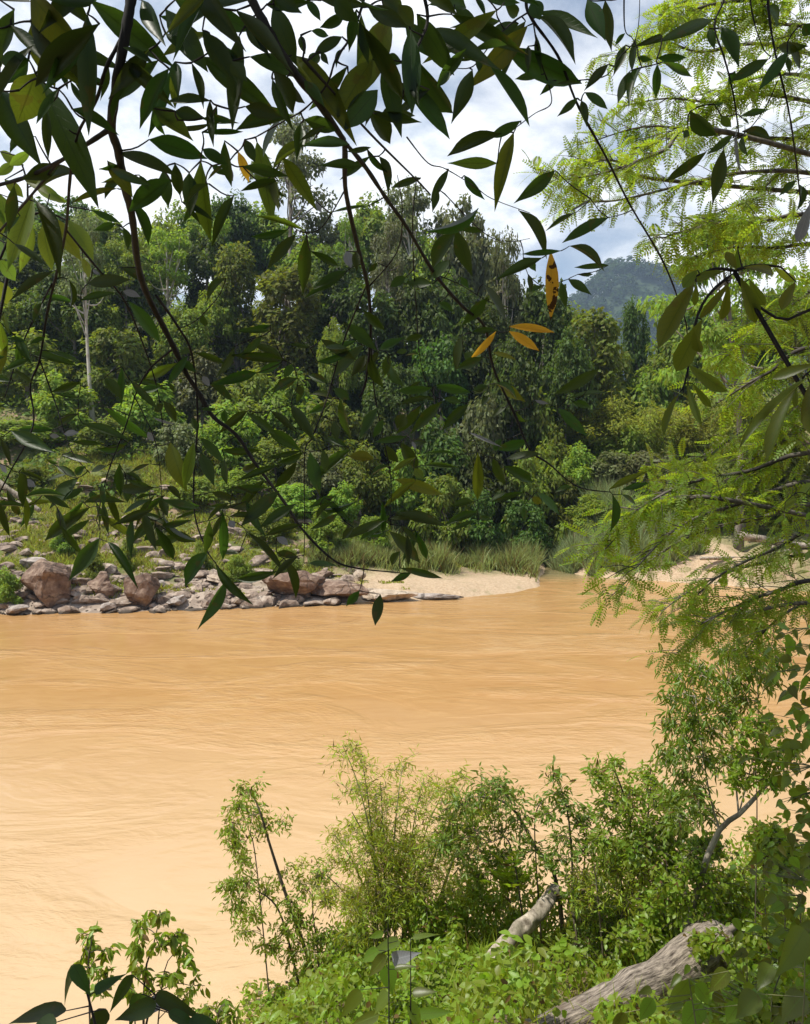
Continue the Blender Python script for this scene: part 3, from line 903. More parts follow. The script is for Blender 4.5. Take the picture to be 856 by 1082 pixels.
T = [  # kind, colour, px, top px, depth, crown width px
    ('dome0', 'mid', 20, 222, 122, 90), ('dome1', 'deep', 70, 212, 128, 85), ('dome2', 'mid', 112, 222, 118, 80), ('dome0', 'fresh', 165, 232, 112, 75),
    ('tall0', 'fresh', 172, 246, 104, 75), ('dome1', 'mid', 205, 212, 126, 80), ('dome2', 'deep', 248, 204, 124, 85), ('tall1', 'grey', 300, 118, 116, 110),
    ('dome0', 'mid', 285, 216, 126, 85), ('dome1', 'grey', 338, 222, 122, 75), ('dome2', 'mid', 385, 206, 126, 85), ('dome0', 'grey', 428, 212, 118, 70),
    ('tall0', 'grey', 452, 196, 112, 85), ('dome1', 'grey', 478, 216, 116, 75), ('dome2', 'mid', 515, 246, 122, 75), ('dome0', 'deep', 552, 276, 118, 70),
    ('dome1', 'mid', 590, 306, 124, 70), ('dome0', 'deep', 735, 330, 128, 80), ('dome2', 'mid', 780, 320, 120, 90), ('dome1', 'mid', 840, 300, 118, 90),
    ('vine0', 'deep', 214, 246, 106, 50), ('vine1', 'mid', 250, 262, 102, 48), ('vine0', 'mid', 298, 276, 94, 74), ('vine1', 'deep', 345, 262, 100, 62), ('vine0', 'deep', 395, 296, 96, 60),
    ('vine1', 'deep', 572, 300, 98, 58), ('vine0', 'mid', 630, 328, 96, 62), ('vine1', 'deep', 681, 316, 112, 30), ('vine1', 'deep', 525, 318, 96, 60), ('dome2', 'deep', 440, 292, 100, 95),
    ('dome0', 'deep', 490, 300, 98, 90), ('dome1', 'deep', 130, 262, 104, 80), ('dome0', 'deep', 30, 270, 104, 90), ('dome2', 'deep', 78, 280, 98, 85), ('dome1', 'fresh', 362, 338, 90, 44),
    ('tall0', 'grey', 93, 232, 88, 64), ('dome2', 'mid', 195, 320, 94, 70), ('dome0', 'deep', 540, 360, 90, 72), ('dome1', 'deep', 600, 352, 92, 66), ('dome2', 'deep', 420, 380, 88, 70),
    ('bush0', 'fresh', 30, 352, 92, 95), ('bush1', 'mid', 125, 338, 94, 90), ('bush0', 'fresh', 65, 395, 86, 85), ('bush1', 'fresh', 155, 395, 86, 90), ('bush0', 'grey', 215, 372, 88, 85),
    ('bush1', 'fresh', 262, 380, 86, 80), ('bush0', 'mid', 305, 392, 84, 72), ('bush1', 'mid', 350, 412, 82, 75), ('bush0', 'fresh', 240, 426, 80, 78), ('bush1', 'grey', 190, 440, 80, 72),
    ('bush0', 'mid', 110, 442, 82, 80), ('bush1', 'fresh', 22, 440, 82, 80), ('bush0', 'fresh', 290, 456, 77, 66), ('bush1', 'grey', 335, 470, 75, 60), ('bush0', 'mid', 380, 470, 76, 66),
    ('bush1', 'mid', 425, 462, 78, 72), ('bush0', 'deep', 470, 440, 82, 78), ('bush1', 'mid', 465, 492, 74, 62), ('bush0', 'deep', 515, 460, 80, 70), ('bush1', 'deep', 505, 508, 75, 60),
    ('bush0', 'mid', 548, 478, 80, 66), ('bush1', 'deep', 555, 520, 78, 56), ('bush0', 'mid', 590, 452, 86, 70), ('bush1', 'mid', 600, 496, 82, 60), ('bush0', 'grey', 640, 478, 84, 78),
    ('bush1', 'grey', 685, 470, 82, 85), ('bush0', 'fresh', 630, 522, 78, 60), ('bamboo0', 'bamboo', 640, 402, 92, 95), ('bamboo1', 'bamboo', 690, 412, 90, 95), ('bamboo0', 'bamboo', 600, 424, 94, 80),
    ('bamboo1', 'bamboo', 735, 400, 92, 100), ('bush1', 'fresh', 735, 476, 78, 80), ('bush0', 'mid', 790, 470, 76, 90), ('bush1', 'fresh', 840, 440, 76, 90), ('bamboo0', 'bamboo', 790, 372, 90, 100),
    ('layer0', 'fresh', 790, 232, 70, 190), ('dome2', 'mid', 720, 344, 104, 85), ('layer0', 'mid', 868, 330, 68, 130), ('bush0', 'mid', 655, 370, 106, 80), ('bush1', 'mid', 700, 372, 104, 80),
    ('dome2', 'deep', 462, 352, 92, 80), ('dome1', 'mid', 325, 320, 108, 60), ('bush1', 'deep', 395, 430, 82, 66), ('bush1', 'grey', 500, 402, 86, 76), ('bush0', 'mid', 560, 420, 90, 66),
]
T += [('tall1', 'fresh', 132, 250, 100, 60), ('tall0', 'mid', 360, 232, 104, 60), ('tall1', 'grey', 408, 240, 98, 56), ('tall0', 'grey', 540, 262, 104, 56), ('tall1', 'fresh', 232, 236, 108, 50)]
T += [('bush0', 'fresh', 6, 600, 53.5, 34), ('bush1', 'fresh', 252, 582, 59, 30), ('bush0', 'mid', 214, 572, 61, 26), ('bush1', 'fresh', 302, 574, 61, 34), ('bush0', 'fresh', 132, 568, 60, 22),
      ('bush1', 'mid', 66, 552, 63, 28), ('bush0', 'fresh', 345, 536, 66, 50), ('bush1', 'fresh', 282, 532, 67, 50), ('bush0', 'grey', 168, 538, 66, 26), ('bush1', 'fresh', 392, 540, 69, 46), ('bush0', 'fresh', 100, 582, 57, 26),
      ('bush1', 'fresh', 205, 500, 72, 60), ('bush0', 'grey', 130, 492, 74, 60), ('bush1', 'fresh', 310, 506, 71, 56), ('bush0', 'mid', 30, 492, 74, 60), ('bush1', 'fresh', 255, 492, 74, 60), ('bush0', 'fresh', 360, 510, 72, 52),
      ('dome0', 'mid', 40, 300, 100, 90), ('dome1', 'fresh', 100, 306, 98, 80), ('bush0', 'mid', 75, 330, 100, 90), ('bush1', 'deep', 165, 326, 100, 90), ('dome2', 'mid', 150, 296, 106, 80), ('bush1', 'mid', 10, 330, 100, 80),
      ('dome0', 'fresh', 470, 252, 112, 70), ('dome1', 'fresh', 225, 300, 100, 62), ('dome2', 'mid', 320, 250, 116, 70), ('bush0', 'fresh', 575, 470, 82, 66), ('bush1', 'fresh', 660, 440, 90, 80), ('bush0', 'fresh', 612, 470, 84, 60)]
for t in T:
    place(*t)
used = {}
names_seen = {}
for kind, col, px, top, d, wpx, x, y, zb, h in sorted(FORESTED, key=lambda q: q[4]):
    base = kind[:-1]
    nm, phrase, cat = KINDS[base]
    spot = next(s for lim, s in SPOT if px < lim)
    row = 'on the ridge' if d > 110 and px < 600 else ('on the upper slope' if d > 95 else ('on the middle slope' if d > 84 else 'low on the slope'))
    lab = phrase.format(c=CN[col]) + ' ' + row + ' ' + spot
    if base == 'tall' and px == 93:
        lab = 'tall tree with a pale bare trunk standing out against the slope'
    if base == 'tall' and px == 300:
        lab = 'tallest thin-crowned grey-green tree sticking up above the ridge skyline'
    k = used.get(lab, 0)
    used[lab] = k + 1
    if k:
        lab += ', %s from the water' % ['', 'second', 'third', 'fourth', 'fifth'][k]
    root = thing(nm, (x, y, zb), lab, cat, 'trees and bushes of the far slope')
    tr, crowns = PROTO[kind]
    wid = wpx * d / FPX
    native = {'dome': 8.6, 'vine': 4.6, 'tall': 5.6, 'bamboo': 7.4, 'bush': 11.5, 'layer': 10.5}[base]
    s = wid / native
    root.scale = (s * rng.uniform(0.85, 1.2), s * rng.uniform(0.85, 1.2), h / 9.8)
    root.rotation_euler = (rng.normal(0, 0.05), rng.normal(0, 0.05), rng.uniform(0, 6.28))
    link('crown', crowns[col], root)
    link('trunk', tr, root)

# driftwood on the far banks
for pts, d, r, lab in (
        ([(-15, 500), (10, 518), (30, 530), (42, 540)], 68, 0.34, 'bleached dead trunk lying downhill on the grassy bank'),
        ([(-10, 525), (12, 528), (34, 536)], 67, 0.16, 'thin grey dead branch beside the bleached dead trunk'),
        ([(782, 566), (810, 570), (842, 576), (870, 580)], 68, 0.36, 'thick pale driftwood trunk across the sandy bank behind the feathery leaves'),
        ([(816, 578), (824, 586), (832, 598)], 67.5, 0.14, 'short pale stick leaning below the thick driftwood trunk'),
        ([(740, 590), (790, 592), (840, 594)], 67, 0.16, 'thin driftwood pole lying low along the sandy bank')):
    w = [P(a, b, d) for a, b in pts]
    w = [np.array([q[0], q[1], max(q[2], tz(q[0], q[1]) + r * 0.5)]) for q in w]
    mb = MB()
    u = np.linspace(0, len(w) - 1, 14)
    pp = np.c_[[np.interp(u, range(len(w)), [q[j] for q in w]) for j in range(3)]].T
    mb.tube(pp, [r, r * 0.6], 9, True, 0.25)
    tag(link('driftwood', mb.mesh('driftwood', M['log_white'])), lab, 'driftwood')


# ------------------------------------------------------------------ near plants
def curve3(pts, n=12):
    pts = np.asarray(pts, float)
    m = len(pts)
    u = np.linspace(0, m - 1, n)
    i = np.clip(np.floor(u).astype(int), 0, m - 2)
    f = (u - i)[:, None]
    g = lambda k: pts[np.clip(k, 0, m - 1)]
    p0, p1, p2, p3 = g(i - 1), g(i), g(i + 1), g(i + 2)
    return 0.5 * (2 * p1 + (p2 - p0) * f + (2 * p0 - 5 * p1 + 4 * p2 - p3) * f ** 2 + (3 * p1 - p0 - 3 * p2 + p3) * f ** 3)


def plant(name, label, cat, depth, stems, clumps, L, W, mat, stem_mat='stem', spread=0.5, droop=0.4, tpl=MID, group=None, per_twig=9, facing=0.6, jitter=0.16, foliage='foliage', dense=1.6):
    """stems: (pixel polyline, base radius); clumps: (px, py, r px, leaves)."""
    mbs, mbl = MB(), MB()
    anchors = []
    base0 = None
    for pts, r in stems:
        dj = depth + rng.uniform(-1, 1) * spread * 0.4
        w = [P(a, b, dj + (0 if k == 0 else rng.uniform(-0.5, 0.5) * spread * k / len(pts))) for k, (a, b) in enumerate(pts)]
        if base0 is None or name != 'drooping_tree':
            w[0][2] = min(w[0][2], tz(w[0][0], w[0][1]) - 0.05)
        else:
            w[0] = A0[np.argmin(np.linalg.norm(A0 - w[0], axis=1))]
        if base0 is None:
            base0 = w[0].copy()
        c = curve3(w, 14)
        A0 = c if not anchors else A0
        mbs.tube(c, [r, r * 0.3], 6, False, 0.15)
        anchors.append(c)
    A = np.concatenate(anchors)
    P_, T_, N_ = [], [], []
    L, W = L * 0.86, W * 1.0
    for px, py, rp, n in clumps:
        n = int(n * dense)
        c = P(px, py, depth + rng.uniform(-1, 1) * spread)
        r = rp * depth / FPX
        b = A[np.argmin(np.linalg.norm(A - c, axis=1) + 0.6 * np.maximum(0, A[:, 2] - c[2]))]
        mid = (b + c) / 2 + np.array([0, 0, 0.15 * np.linalg.norm(c - b)])
        mbs.tube(curve3([b, mid, c], 7), [min(0.008, 0.2 * stems[0][1] + 0.002), 0.003], 5, False)
        nt_ = max(2, n // per_twig)
        e = c + unit(rng.normal(size=(nt_, 3)) * [1, 1, 0.8] + unit(c - b) * 0.3) * r * rng.uniform(0.45, 1.35, nt_)[:, None]
        for q in e:
            s0 = c + (q - c) * rng.uniform(0, 0.15) + rng.normal(0, 0.05 * r, 3)
            cc = curve3([s0, (s0 + q) / 2 + [0, 0, 0.1 * r], q], 5)
            mbs.tube(cc, [0.005, 0.002], 4, False)
            u = np.linspace(0.2, 1, per_twig)
            pos = np.c_[[np.interp(u, np.linspace(0, 1, 5), cc[:, j]) for j in range(3)]].T + rng.normal(0, jitter * 3.2 * L, (per_twig, 3))
            tw = unit(q - s0)
            side = unit(np.cross(tw, [0, 0, 1]) + 1e-6) * np.where(np.arange(per_twig) % 2, 1, -1)[:, None]
            t = unit(tw * 0.5 + side * 0.55 + rng.normal(0, 0.6, (per_twig, 3)) + [0, 0, -droop])
            P_.append(pos)
            T_.append(t)
            N_.append(unit(rng.normal(0, 0.6, (per_twig, 3)) + [0, -0.2, facing]))
    p, t, nn = np.concatenate(P_), np.concatenate(T_), np.concatenate(N_)
    scatter(mbl, tpl, p, t, nn, rng.uniform(0.65, 1.3, len(p)) * L, rng.uniform(0.75, 1.25, len(p)) * W)
    root = thing(name, base0, label, cat, group)
    part('stem', mbs, M[stem_mat], root)
    part(foliage, mbl, M[mat], root)
    return root


def cl(s, n=90, r=22):
    """'x,y x,y,r,n ...' -> clumps"""
    out = []
    for w in s.split():
        q = [float(x) for x in w.split(',')]
        out.append((q[0], q[1], q[2] if len(q) > 2 else r, int(q[3]) if len(q) > 3 else n))
    return out


plant('leaning_sapling', 'lone leaning sapling with a thin dark stem against the orange water', 'tree', 14.0,
      [([(338, 1046), (320, 996), (302, 945), (286, 895), (274, 855), (262, 832)], 0.042), ([(338, 1046), (335, 1000), (330, 950), (338, 915)], 0.02), ([(318, 990), (296, 965), (270, 940)], 0.025),
       ([(284, 895), (268, 892), (256, 905)], 0.015)],
      cl('262,838,14 252,856,18 266,862,18 280,872,14 296,868,12,50 246,874,14 250,892,16 258,910,14 244,935,16 262,935,18 280,945,16 252,955,14 268,965,16 258,985,12,60 300,925,12,50 310,955,18 325,940,18 340,925,16 '
         '345,950,14 322,975,18 300,985,18 285,1000,14 310,1010,18 330,1005,18 345,990,14 320,1030,16 342,1025,16', 100), 0.13, 0.034, 'shrub', spread=0.45, droop=0.6)

bam = []
tops = [(362, 787), (384, 812), (402, 826), (425, 812), (448, 822), (352, 880), (345, 925), (372, 858), (468, 838), (492, 826), (520, 838), (408, 870), (440, 862), (475, 872), (380, 905), (425, 905), (455, 900), (365, 945), (395, 950), (500, 870)]
for k, (a, b) in enumerate(tops):
    bx = 415 + (a - 415) * 0.28 + rng.uniform(-14, 14)
    bam.append(([(bx, 1015), (bx + (a - bx) * 0.25, 1015 + (b - 1015) * 0.4), (bx + (a - bx) * 0.62, 1015 + (b - 1015) * 0.78), (a, b)], 0.022))
bc = []
for (pts, r) in bam:
    for s in np.linspace(0.28, 1.0, 9):
        u = s * 3
        i = min(int(u), 2)
        x_ = pts[i][0] + (pts[i + 1][0] - pts[i][0]) * (u - i)
        y_ = pts[i][1] + (pts[i + 1][1] - pts[i][1]) * (u - i)
        bc.append((x_ + rng.normal(0, 12), y_ + rng.normal(0, 8), 20 if s < 0.95 else 10, 48))
plant('bamboo_clump', 'yellow-green bamboo clump with fine leaves on the near bank, taller than its neighbours', 'bamboo', 13.0, bam, bc, 0.16, 0.022, 'bam_near', 'culm', 0.8, 0.35, tpl=KITE)

plant('arching_shrub', 'shrub with an arching dark stem and narrow leaves between the bamboo and the small-leaved shrub', 'shrub', 12.4,
      [([(598, 975), (588, 930), (566, 896), (548, 862), (530, 846), (508, 842)], 0.045), ([(560, 890), (540, 895), (520, 890)], 0.02), ([(575, 910), (565, 880), (570, 850)], 0.018)],
      cl('508,838 525,832 540,845 490,850 515,862 500,880 530,880 550,868 480,875 560,900,16,60 525,905,18 495,905,18 545,920,16 570,850,14,50 470,895,18 510,925,20', 90), 0.15, 0.032, 'shrub_dark', spread=0.5, droop=0.5)

plant('slender_shrub', 'slender upright shrub with red-brown tips poking above the bank growth', 'shrub', 11.8,
      [([(610, 960), (604, 900), (598, 850), (586, 818)], 0.025), ([(612, 960), (618, 905), (622, 862)], 0.02)],
      cl('586,820,9,40 590,838,13,50 600,852,14,60 580,860,12,50 610,870,16 596,885,18 622,865,14,60 615,900,18 590,910,16 630,890,14 605,930,20', 70), 0.14, 0.036, 'shrub_dark', spread=0.35, droop=0.4)

plant('round_shrub', 'bushy mid-green shrub with a rounded top beside the slender upright shrub', 'shrub', 11.6,
      [([(672, 955), (668, 900), (662, 850), (650, 815)], 0.035), ([(672, 955), (682, 890), (688, 830)], 0.03), ([(672, 955), (650, 900), (632, 850)], 0.025)],
      cl('632,818,14 648,808,12,60 650,830 668,838 686,822,14 690,842 668,858 640,850 705,852 648,872 676,878 700,874 660,895 686,898 636,885 715,870,16 708,895 650,915 680,920', 110), 0.12, 0.036, 'shrub', spread=0.55, droop=0.3)

plant('drooping_tree', 'young tree with drooping dark narrow leaves overhanging the water', 'tree', 10.4,
      [([(712, 940), (752, 893), (786, 856), (826, 812), (862, 780)], 0.05), ([(758, 888), (750, 840), (742, 790), (735, 740), (728, 705)], 0.014), ([(780, 862), (775, 800), (768, 730), (775, 680)], 0.014), ([(790, 852), (800, 780), (800, 720)], 0.012)],
      cl('728,700,14,60 716,716,12,50 740,712 708,738,12,50 728,735 750,740 735,760 712,765,14 750,770 725,785 742,800 705,800,14 728,820 715,842,16 738,842 722,862,16 745,862,14 770,690 785,710 765,720 790,740 775,760 '
         '800,690 810,720 765,800,16 780,650,18 800,660 820,700', 90, 18), 0.15, 0.03, 'shrub_dark', 'stem_pale', 0.55, 0.9)

plant('bright_shrub', 'small bright yellow-green shrub growing over the leaning pale trunk', 'shrub', 9.6,
      [([(800, 935), (800, 860), (798, 800), (802, 765)], 0.01)],
      cl('800,765 788,778 815,772 805,795 785,800 820,800 795,820 815,825 780,825,14 835,790,14', 90, 17), 0.10, 0.036, 'cover', spread=0.3)

plant('broad_bush', 'broad bright bush with fresh oval leaves above the big weathered log', 'shrub', 10.6,
      [([(730, 1005), (728, 960), (720, 930)], 0.03), ([(730, 1005), (750, 960), (760, 935)], 0.025)],
      cl('705,935 725,925 745,935 765,930 715,955 738,955 758,955 700,975 725,980 748,975 775,955 690,955,16 770,980 712,1000 735,1003,16 790,940 800,965 690,990,16', 100), 0.10, 0.045, 'cover', spread=0.5)

plant('grassy_shrub', 'pale yellowish fine-leaved shrub in front of the rounded shrub', 'shrub', 11.2,
      [([(640, 1005), (632, 950), (628, 915)], 0.02), ([(645, 1005), (660, 955), (668, 925)], 0.02)],
      cl('618,925 635,915 655,918 672,925 625,945 648,942 668,948 612,950 690,930 660,970 635,972 682,965', 90), 0.13, 0.024, 'bam_near', spread=0.45, tpl=KITE)

plant('dark_bush', 'dark small-leaved bush in shade beside the pale fallen trunk', 'shrub', 11.7,
      [([(615, 1030), (608, 980), (600, 950)], 0.03), ([(620, 1030), (630, 985), (640, 960)], 0.02)],
      cl('612,950 618,975 632,970 642,985 622,1000 634,1005 652,1000 665,985 640,960,16 655,970', 100), 0.11, 0.03, 'shrub_dark', spread=0.4)

# fern-like spray of long arching blades
mbl = MB()
b0 = P(540, 940, 12.6)
for k in range(26):
    a = rng.uniform(0, 6.28)
    t = unit(np.array([math.cos(a), 0.7 * math.sin(a), rng.uniform(0.7, 1.9)]))
    scatter(mbl, FROND_COARSE, [b0 + rng.normal(0, 0.08, 3)], t, np.array([-t[0], -t[1], 1.5]), rng.uniform(0.7, 1.25), rng.uniform(0.9, 1.3))
root = thing('fern', b0, 'arching bright fern tuft just above the pale fallen trunk', 'fern')
part('foliage', mbl, M['cover'], root)

# ground cover vines (uncountable)
mb = MB()
n = 36000
xs = rng.uniform(-3.2, 7.5, n)
ys = rng.uniform(6.5, 15.4, n)
k = fbm(np.c_[xs, ys, 0 * xs] * 0.9, 3, 41)
xi = 428 + xs / ys * FPX
keep = (k > -0.12) | (xi < 560)
keep &= ~((xi > 560) & (xi < 640) & (k < 0.45))
xs, ys, k = xs[keep], ys[keep], k[keep]
m = len(xs)
zs = terrain(xs, ys) + np.clip(0.3 + 0.7 * k, 0.04, 1.0) * rng.random(m) ** 0.5 + 0.04
nn = unit(rng.normal(0, 0.5, (m, 3)) + [0, -0.25, 1])
scatter(mb, MID, np.c_[xs, ys, zs], unit(np.cross(nn, rdir(m)) + [0, 0, -0.25]), nn, 0.06 + 0.13 * rng.random(m) ** 1.6, 0.035 + 0.07 * rng.random(m) ** 1.6)
tag(link('ground_cover', mb.mesh('ground_cover', M['cover'])), 'bright creeping ground cover over the near bank slope', kind='stuff')

mb = MB()
n = 30000
xi = rng.uniform(385, 850, n)
ds = rng.uniform(10.6, 14.2, n)
xs = (xi - 428) / FPX * ds
kp = ~((xi > 485) & (xi < 632) & (ds < 12.4))
xi, ds = xi[kp], ds[kp]
xs = (xi - 428) / FPX * ds
n = len(xi)
hum = np.clip(0.55 + 0.9 * fbm(np.c_[xs, ds, 0 * xs] * 0.8, 3, 77), 0.05, 1.5) * np.interp(xi, [385, 440, 560, 600, 660, 850], [0.7, 1.5, 1.3, 0.9, 1.6, 1.7])
zs = terrain(xs, ds) + hum * rng.random(n) ** 0.6
nn = unit(rng.normal(0, 0.6, (n, 3)) + [-0.2, -0.1, 1.2])
scatter(mb, MID, np.c_[xs, ds, zs], unit(np.cross(nn, rdir(n)) + [0, 0, -0.4]), nn, rng.uniform(0.08, 0.17, n), rng.uniform(0.028, 0.06, n))
tag(link('thicket', mb.mesh('thicket', M['shrub'])), 'tangled leafy thicket filling the near bank between the shrubs', kind='stuff')
mb = MB()
n = 5000
xs = rng.uniform(-2, 7.5, n)
ys = rng.uniform(8, 15.3, n)
blades(mb, xs, ys, rng.uniform(0.15, 0.7, n), rng.uniform(0.008, 0.02, n), 0.5)
tag(link('bank_weeds', mb.mesh('bank_weeds', M['bam_near'])), 'thin grass blades sprouting all over the near bank', kind='stuff')

# low leafy plants that fill the bank in clumps
LOW = [(440, 965, 12.6, 'fresh low plant under the bamboo, nearest the fallen trunk', 'cover'), (372, 1005, 13.6, 'low leafy plant at the foot of the leaning sapling', 'cover'), (405, 1035, 11.5, 'leafy mound below the bamboo clump', 'cover'),
       (470, 1040, 10.2, 'bright leafy mound before the lower end of the pale fallen trunk', 'cover'), (540, 1062, 9.3, 'bright low mound at the bottom edge between the two logs', 'cover'), (440, 1075, 9.4, 'leafy mound at the bottom edge under the large broad leaves', 'cover'),
       (680, 1000, 10.6, 'low tangle of leaves behind the big weathered log', 'shrub'), (790, 1010, 9.2, 'leafy tangle at the root end of the big weathered log', 'shrub'), (800, 1055, 7.6, 'dark green tangle below the root end of the big log', 'shrub'),
       (300, 1066, 14.2, 'low bright plant at the water edge below the leaning sapling', 'cover'), (830, 900, 9.0, 'green tangle under the leaning pale trunk', 'shrub'), (720, 905, 11.0, 'dense green tangle at the foot of the drooping tree', 'shrub_dark')]
for px, py, d, lab, mt in LOW:
    cs = [(px + rng.normal(0, 24), py + rng.normal(0, 12), 17, 80) for _ in range(13)]
    plant('low_plant', lab, 'plant', d, [([(px, py + 40), (px + rng.normal(0, 6), py)], 0.012), ([(px + 12, py + 40), (px + 22, py + 4)], 0.01), ([(px - 12, py + 40), (px - 24, py + 6)], 0.01)],
          cs, 0.10, 0.05, mt, spread=0.4, group='low plants on the near bank')


# logs
def log(name, pts, r, mat, label, stub=False, rough=0.3, seed=3):
    mb = MB()
    w = [P(*q) for q in pts]
    c = curve3(w, 40)
    n = len(c)
    c = c + np.c_[fbm(np.c_[np.arange(n) * 0.15, np.zeros(n), np.zeros(n)], 3, seed), fbm(np.c_[np.arange(n) * 0.15, np.ones(n), np.zeros(n)], 3, seed), fbm(np.c_[np.arange(n) * 0.15, np.ones(n) * 2, np.zeros(n)], 3, seed)] * max(r) * 0.07
    mb.tube(c, r, 28, True, rough, seed, True)
    root = thing(name, c[0], label, 'log')
    part('trunk', mb, M[mat], root)
    if stub:
        mb2 = MB()
        e, t = c[0], unit(c[0] - c[3])
        rr = r[0] if np.ndim(r) else r
        for q in range(7):
            a = q / 7 * 6.28
            off = np.cross(t, unit([math.cos(a), math.sin(a), 0.4]))
            mb2.tube(curve3([e - t * 0.3 + off * rr * 0.5, e + off * rr * 0.8 + t * 0.12, e + off * rr * 1.15 + t * rng.uniform(0.2, 0.45) - [0, 0, 0.05]], 7), [rr * 0.33, rr * 0.06], 7, True, 0.3)
        part('root_stub', mb2, M[mat], root)
    return root


log('fallen_trunk', [(588, 940, 12.3), (574, 958, 11.9), (550, 982, 11.5), (528, 1008, 11.1), (507, 1033, 10.7)], [0.10, 0.125, 0.13, 0.125, 0.12], 'log_white', 'bleached pale fallen trunk sloping down through the bank bushes')
log('weathered_log', [(757, 1000, 9.9), (730, 1012, 9.6), (690, 1036, 9.2), (650, 1058, 8.8), (596, 1082, 8.4), (540, 1100, 8.0)], [0.34, 0.30, 0.25, 0.21, 0.18, 0.15], 'log', 'big weathered grey log with a broken root end at the bottom', True, 0.16)


# ------------------------------------------------------------------ traced leaves
def traced(L, tpl, dfun, jd=0.35, faceup=0.25, seed=0):
    """L: list of (bx,by,tx,ty,w) px -> p,t,n,len,wid arrays"""
    r = np.random.default_rng(seed)
    out = []
    for bx, by, tx, ty, w in L:
        d = dfun((bx + tx) / 2, (by + ty) / 2) * (1 + r.normal(0, 0.05))
        ln = math.hypot(tx - bx, ty - by) * d / FPX
        a = P(bx, by, d)
        b = P(tx, ty, d + r.normal(0, jd) * ln)
        view = unit(CAM - a)
        n_ = view + 0.35 * r.normal(size=3) + np.array([0, 0, faceup])
        out.append((a, b - a, n_, np.linalg.norm(b - a), w * d / FPX * 0.79))
    p, t, n_, l, w = (np.array(x) for x in zip(*out))
    return p, t, n_, l, w


def parse(tile, s):
    ox, oy = tile
    r = []
    for q in s.replace('\n', ' ').split(';'):
        q = q.strip()
        if not q:
            continue
        c = 'd'
        if q[0].isalpha():
            c, q = q[0], q[1:]
        v = [float(x) for x in q.split(',')]
        r.append((c, (ox + v[0] / 4, oy + v[1] / 4, ox + v[2] / 4, oy + v[3] / 4, v[4] / 4)))
    return r


LEAVES = []
LEAVES += parse((0, 0), '''160,330,420,845,150;380,0,740,290,130;130,90,370,375,110;370,60,370,540,95;o150,310,80,520,170;o150,60,230,370,170;60,40,0,260,100;0,380,130,650,140;
0,260,120,250,90;o130,-20,300,190,190;0,0,140,20,120;180,-10,430,-10,100;520,200,660,260,60;670,255,490,415,80;600,0,715,210,90;700,140,790,240,55;740,0,860,40,80;700,40,870,290,120;
810,265,855,470,60;o735,290,740,460,50;715,290,580,520,80;720,300,640,560,60;o640,450,820,610,110;740,470,870,500,70;630,590,870,660,100;500,645,740,715,85;o455,680,560,820,80;420,715,520,690,30;
520,760,420,830,60;720,760,540,880,100;690,720,710,870,70;800,730,800,930,85;740,690,760,830,60;o850,680,872,1020,92;590,740,630,800,40;250,700,90,760,80;330,730,120,760,85;-20,120,-40,330,110;120,250,20,360,90''')
LEAVES += parse((214, 0), '''300,20,390,270,110;0,130,150,370,110;0,240,300,470,110;20,40,200,130,90;180,110,285,240,60;60,210,155,245,45;200,240,440,310,100;120,260,190,350,80;300,300,400,470,100;350,340,420,440,70;
180,450,340,500,80;380,490,140,520,90;350,480,235,640,90;415,520,395,700,62;430,505,570,550,75;o790,60,660,400,150;o720,250,560,480,130;740,380,600,540,120;o670,60,640,280,90;650,40,620,220,60;600,60,505,120,55;
590,155,470,225,60;490,220,445,305,60;415,150,430,220,40;460,130,540,150,40;500,220,535,275,35;600,205,555,270,35;490,395,585,375,55;430,340,520,460,60;700,460,810,605,100;760,280,840,560,90;610,640,720,625,30;
710,660,585,760,45;745,660,800,790,55;o340,665,475,870,75;o230,600,300,925,100;180,590,220,680,55;o300,740,330,900,55;0,500,160,525,45;0,560,180,555,30;0,630,100,690,60;40,700,100,745,40;p90,690,130,765,45;
w150,640,200,770,50;270,20,440,10,60;440,0,500,80,50;0,20,220,10,90;760,0,850,40,100;700,30,860,110,80;770,240,850,270,60;840,350,860,400,30;500,0,700,30,70;560,-10,640,90,90;650,-10,780,60,90;300,-10,420,60,80''')
LEAVES += parse((428, 0), '''50,60,200,320,110;0,90,130,260,90;40,240,200,530,130;0,350,200,570,100;285,295,190,530,85;100,20,300,10,80;210,20,320,150,80;400,90,180,120,60;420,10,490,80,60;480,100,340,160,75;430,190,275,230,80;
510,90,400,310,75;355,270,545,500,100;310,250,310,310,40;520,195,520,290,35;575,315,470,330,40;555,150,580,320,35;190,300,140,360,50;305,240,210,260,20;560,50,815,175,75;560,70,740,210,85;540,0,570,80,80;
770,0,850,180,90;410,565,165,640,75;490,510,350,590,55;o390,690,175,690,60;o460,560,375,856,75;635,720,455,860,75;250,740,325,840,45;185,715,105,850,45;640,340,580,390,35;740,350,640,350,20;730,415,640,495,40;
745,425,770,520,40;760,390,860,455,50;860,270,755,390,50;300,0,340,50,30;-30,20,40,120,90;340,-10,480,10,50''')
